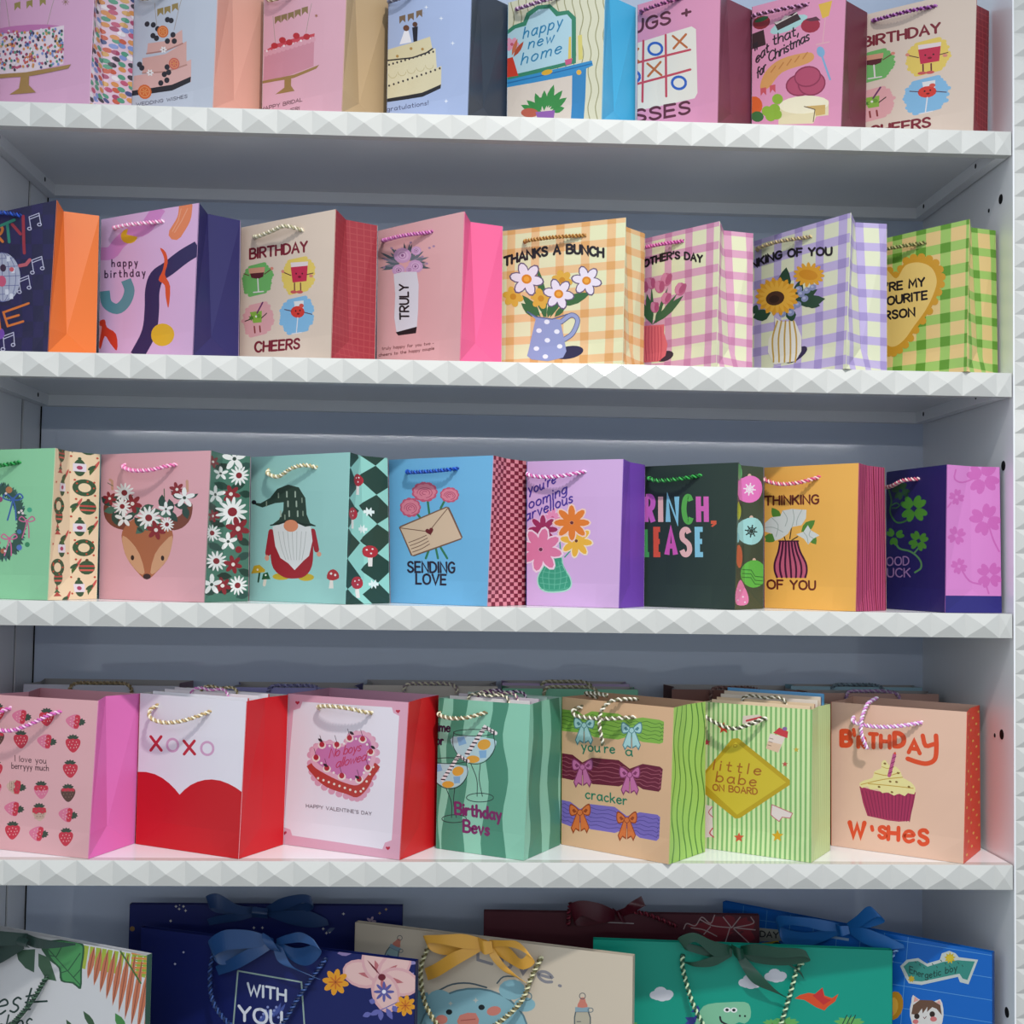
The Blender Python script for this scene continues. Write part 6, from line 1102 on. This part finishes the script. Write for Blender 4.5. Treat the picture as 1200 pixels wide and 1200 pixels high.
bow(F4, [[(690, 422, .006, 0, 18), (600, 400, .018, 4, 34), (500, 385, .026, 6, 22), (425, 385, .026, 10, 18), (440, 420, .018, 6, 26), (520, 440, .01, 4, 30), (680, 428, .008, 0, 18)], [(700, 420, .006, 0, 18), (780, 405, .022, 4, 14), (860, 410, .03, 8, 20), (915, 460, .03, 18, 24), (870, 500, .024, 8, 24), (800, 470, .012, 8, 40), (705, 430, .008, 0, 18)], [(670, 430, .008, 4, 16), (560, 475, .02, 8, 30), (470, 530, .02, 8, 30), (412, 558, .012, 8, 28)], [(705, 430, .01, 18, 8), (750, 490, .018, 30, 12), (810, 550, .018, 34, 14), (862, 590, .01, 26, 18)], [(660, 412, .014, 6, 30), (690, 425, .022, 4, 32), (722, 428, .014, 4, 26)]], GO)
cord(F4, [(420, 428, -.001), (416, 434, .006), (392, 500, .012), (390, 580, .016), (420, 700, .02), (500, 810, .022), (600, 850, .022), (720, 800, .02), (850, 690, .016), (900, 570, .01), (934, 500, .006), (938, 494, -.001)], ('d8d4ac', '6a6440'), .0042)

def peony(F):
    A = F.pic
    for x0, y0, x1, y1 in ((800, 360, 700, 300), (800, 360, 640, 330), (790, 370, 580, 340), (800, 370, 600, 420), (820, 370, 860, 300), (830, 360, 900, 330), (800, 350, 760, 290), (830, 380, 900, 400), (720, 390, 680, 420), (790, 330, 720, 330)): A.leaf(x0, y0, x1, y1, 56, '7c2430')
    for l in ([(565, 355), (580, 330), (620, 340), (650, 300), (690, 330), (710, 290)], [(600, 350), (660, 360), (720, 390)], [(640, 310), (700, 340), (790, 350)], [(790, 350), (750, 300)], [(790, 350), (830, 300)], [(800, 350), (890, 330), (880, 300)], [(800, 350), (900, 360)], [(800, 355), (870, 420)], [(780, 355), (760, 420)], [(690, 345), (660, 380)]): A.line(l, 'b09898', 5, 4)
    A.line([(210, 325), (330, 330)], 'b8b0b0', 4)
F5 = large('f5', 'maroon gift bag with outlined flowers and a maroon bow', '54202c', '3c141e', peony, ZA['5d'])
MB_ = '4c101e'
bow(F5, [[(240, 285, .006, 0, 22), (170, 265, .02, 4, 44), (80, 240, .026, 6, 36), (40, 275, .02, 12, 40), (90, 310, .012, 6, 22), (230, 295, .008, 0, 20)], [(250, 285, .006, 4, 18), (300, 255, .018, 18, 12), (340, 225, .022, 36, 6), (372, 215, .014, 10, 24)], [(240, 268, .012, 12, 20), (262, 285, .02, 10, 24), (282, 300, .012, 8, 18)]], MB_)
cord(F5, [(25, 330, -.001), (24, 322, .006), (26, 270, .012), (34, 222, .012)], ('4c101e', '7a2434'), .0042)
cord(F5, [(290, 262, .008), (380, 272, .016), (460, 305, .012), (530, 340, .004)], ('4c101e', '7a2434'), .0042)

def dinosaur(F):
    A = F.pic
    def cloud(x, y, s):
        for dx, dy, r in ((-36, 8, 26), (-8, -8, 32), (28, 4, 28), (0, 12, 34), (-24, 14, 24), (22, 14, 26)): A.ell(x+dx*s, y+dy*s, r*s, r*s*.8, 'dcdce4', 0, 14)
    cloud(464, 658, .95); cloud(880, 600, .95); cloud(998, 572, .9)
    A.poly([(570, 770), (615, 768), (640, 720), (625, 790), (600, 805)], '303a8a')
    for x, y in ((628, 725), (600, 780), (590, 830)): A.poly([(x-30, y+20), (x+4, y-12), (x+16, y+26)], '3a3f94')
    A.poly([(640, 740), (680, 708), (760, 700), (850, 698), (876, 720), (878, 770), (850, 800), (800, 805), (790, 1000), (600, 1000), (610, 840)], '86c4a0', 2); A.ell(768, 735, 17, 12, 'f0f0f0'); A.ell(800, 736, 16, 12, 'f0f0f0'); A.ell(768, 735, 8, 7, '20282c'); A.ell(800, 736, 8, 7, '20282c'); A.ell(828, 763, 5, 5, '20282c'); A.ell(852, 764, 5, 5, '20282c'); A.line([(735, 768), (742, 790), (770, 805)], '20282c', 9, 3)
    A.poly([(1085, 682), (1110, 665), (1150, 655), (1180, 660), (1215, 630), (1225, 668), (1260, 680), (1290, 660), (1275, 695), (1240, 720), (1225, 738), (1185, 722), (1150, 700), (1130, 688)], 'd8502c'); A.poly([(1170, 668), (1215, 632), (1222, 675), (1255, 690), (1220, 712)], 'c43434')
    for x, y, s in ((1040, 790, 1), (310, 800, .7), (1340, 790, 1.1), (980, 790, .7)):
        for a in (-160, -130, -100, -70, -40, -15): A.leaf(x, y+10, x+70*s*math.cos(R(a)), y+10+34*s*math.sin(R(a)), 20*s, '6ab060')
        A.line([(x, y+8), (x, y+60)], '6a7a44', 8*s)
    for x in (1310, 1330, 1350): A.line([(x, 800), (x+20, 760)], '1c4a3a', 5)
F6 = large('f6', 'teal dinosaur gift bag with clouds and a dark green satin bow', '179a84', '0f7464', dinosaur, ZA['5d'])
DG = '11402f'
bow(F6, [[(790, 450, .006, 0, 20), (700, 430, .02, 4, 36), (610, 370, .03, 6, 22), (548, 400, .028, 16, 22), (600, 430, .018, 6, 20), (700, 460, .01, 4, 20), (790, 458, .008, 0, 18)], [(830, 450, .006, 0, 20), (900, 435, .022, 4, 28), (1000, 440, .03, 6, 24), (1105, 440, .03, 8, 18), (1130, 465, .026, 10, 20), (1020, 490, .018, 4, 20), (900, 480, .01, 4, 26), (830, 458, .008, 0, 18)], [(780, 465, .008, 4, 14), (700, 490, .018, 4, 22), (620, 505, .018, 4, 12), (570, 505, .01, 4, 4)], [(815, 455, .01, 18, 6), (870, 530, .018, 40, 12), (940, 610, .018, 52, 16), (1040, 665, .012, 24, 14)], [(790, 440, .014, 6, 26), (815, 452, .022, 4, 28), (842, 458, .014, 4, 22)], [(1010, 480, .01, 8, 10), (1070, 520, .014, 30, 16), (1110, 560, .01, 14, 20)]], DG)
cord(F6, [(562, 482, -.001), (558, 488, .006), (560, 540, .012), (600, 680, .018), (660, 800, .02), (700, 860, .02), (850, 900, .02), (980, 840, .02), (1050, 660, .018), (1090, 540, .01), (1118, 508, .006), (1122, 500, -.001)], ('c8dcb4', '20503c'), .0040)

def energetic(F):
    P, A, L = F.pat, F.pic, F.let
    for i in range(8): x = 20+i*112; P.line([(x-250, 250), (x-270, 900)] if i < 0 else [(x-130, 200), (x-190, 900)], '5c9ad8', 3, 0, False)
    for i in range(8): y = 280+i*105; P.line([(-320, y-110), (400, y-10), (1050, y+95)], '5c9ad8', 3, 0, False)
    A.poly([(620, 530), (650, 500), (705, 492), (745, 518), (805, 500), (815, 470), (850, 458), (880, 470), (895, 488), (985, 500), (940, 615), (900, 605), (890, 580), (720, 618), (660, 610), (642, 580)], 'c8d0cc'); A.poly([(635, 532), (660, 510), (702, 505), (748, 532), (820, 510), (890, 502), (970, 508), (935, 595), (912, 588), (898, 565), (720, 602), (665, 598), (655, 570)], '3d8f84')
    for i in range(12): A.line([(690+i*20, 508+(i % 3)*14-i), (694+i*20, 514+(i % 3)*14-i)], '2a5a54', 4)
    A.star(853, 492, 28, 'd0b430', 9, .6); A.ell(853, 492, 16, 14, 'd8c040'); A.star(672, 590, 18, 'c8a838', 7, .6)
    L.text('Energetic', [(664, 560), (740, 585), (810, 572)], 30, '1e4a44', 4.5); L.text('boy', [(832, 565), (886, 550)], 30, '1e4a44', 4.5)
    A.poly([(665, 760), (672, 700), (680, 665), (715, 690), (780, 695), (808, 685), (822, 730), (818, 790), (790, 840), (700, 840)], 'e4e0dc', 2); A.poly([(672, 755), (680, 712), (712, 688), (770, 690), (808, 712), (815, 760), (790, 730), (770, 722), (745, 745), (748, 720), (725, 752), (722, 728), (700, 758)], '6e5040'); A.poly([(682, 700), (688, 672), (708, 690)], 'e8a8a0'); A.poly([(788, 700), (804, 690), (812, 712)], 'e8a8a0'); A.ell(698, 765, 13, 13, '33241e'); A.ell(770, 755, 13, 14, '33241e'); A.ell(692, 790, 14, 11, 'd87a7a'); A.ell(776, 778, 16, 12, 'd87a7a'); A.line([(728, 768), (734, 776), (742, 766)], '6a2a2a', 3)
    A.ell(590, 715, 44, 68, 'b8862c', 10); A.ell(580, 720, 30, 46, 'd8a848', 10); A.ell(570, 712, 9, 11, '3a2418'); A.ell(575, 750, 14, 12, 'd87a6a'); A.poly([(540, 770), (565, 800), (545, 830)], 'e4e0dc')
    A.poly([(-40, 350), (85, 362), (120, 385), (78, 410), (-40, 415)], 'b4b4a8'); L.text('HAPPY DAY', [(-200, 378), (48, 398)], 26, '33343a', 5.5); A.poly([(-30, 420), (50, 410), (60, 470), (-30, 470)], 'c8b040'); A.ell(40, 440, 26, 24, '3a3434')
    A.poly([(280, 385), (380, 400), (378, 412), (280, 396)], '9ab8d8')
F7 = large('f7', 'bright blue grid gift bag with stickers and a blue bow at the right', '1668c4', '0f4c98', energetic, ZA['5e'])
BL = '1c62a6'
bow(F7, [[(340, 345, .006, 0, 18), (270, 325, .02, 4, 26), (170, 300, .03, 6, 20), (85, 305, .03, 8, 26), (90, 370, .022, 10, 40), (200, 395, .014, 6, 32), (340, 360, .008, 0, 18)], [(380, 340, .006, 4, 16), (440, 310, .016, 8, 26), (500, 265, .024, 16, 26), (535, 262, .026, 20, 22), (545, 300, .018, 16, 14), (470, 325, .012, 6, 20), (385, 350, .008, 2, 16)], [(385, 355, .008, 2, 14), (460, 375, .016, 2, 36), (550, 405, .016, 2, 36), (645, 432, .008, 2, 8)], [(335, 345, .012, 6, 20), (362, 352, .02, 4, 24), (392, 352, .012, 4, 18)]], BL)
cord(F7, [(606, 450, -.001), (604, 456, .006), (592, 480, .012), (570, 560, .012)], ('8ab4dc', '1a4a8a'), .0036)
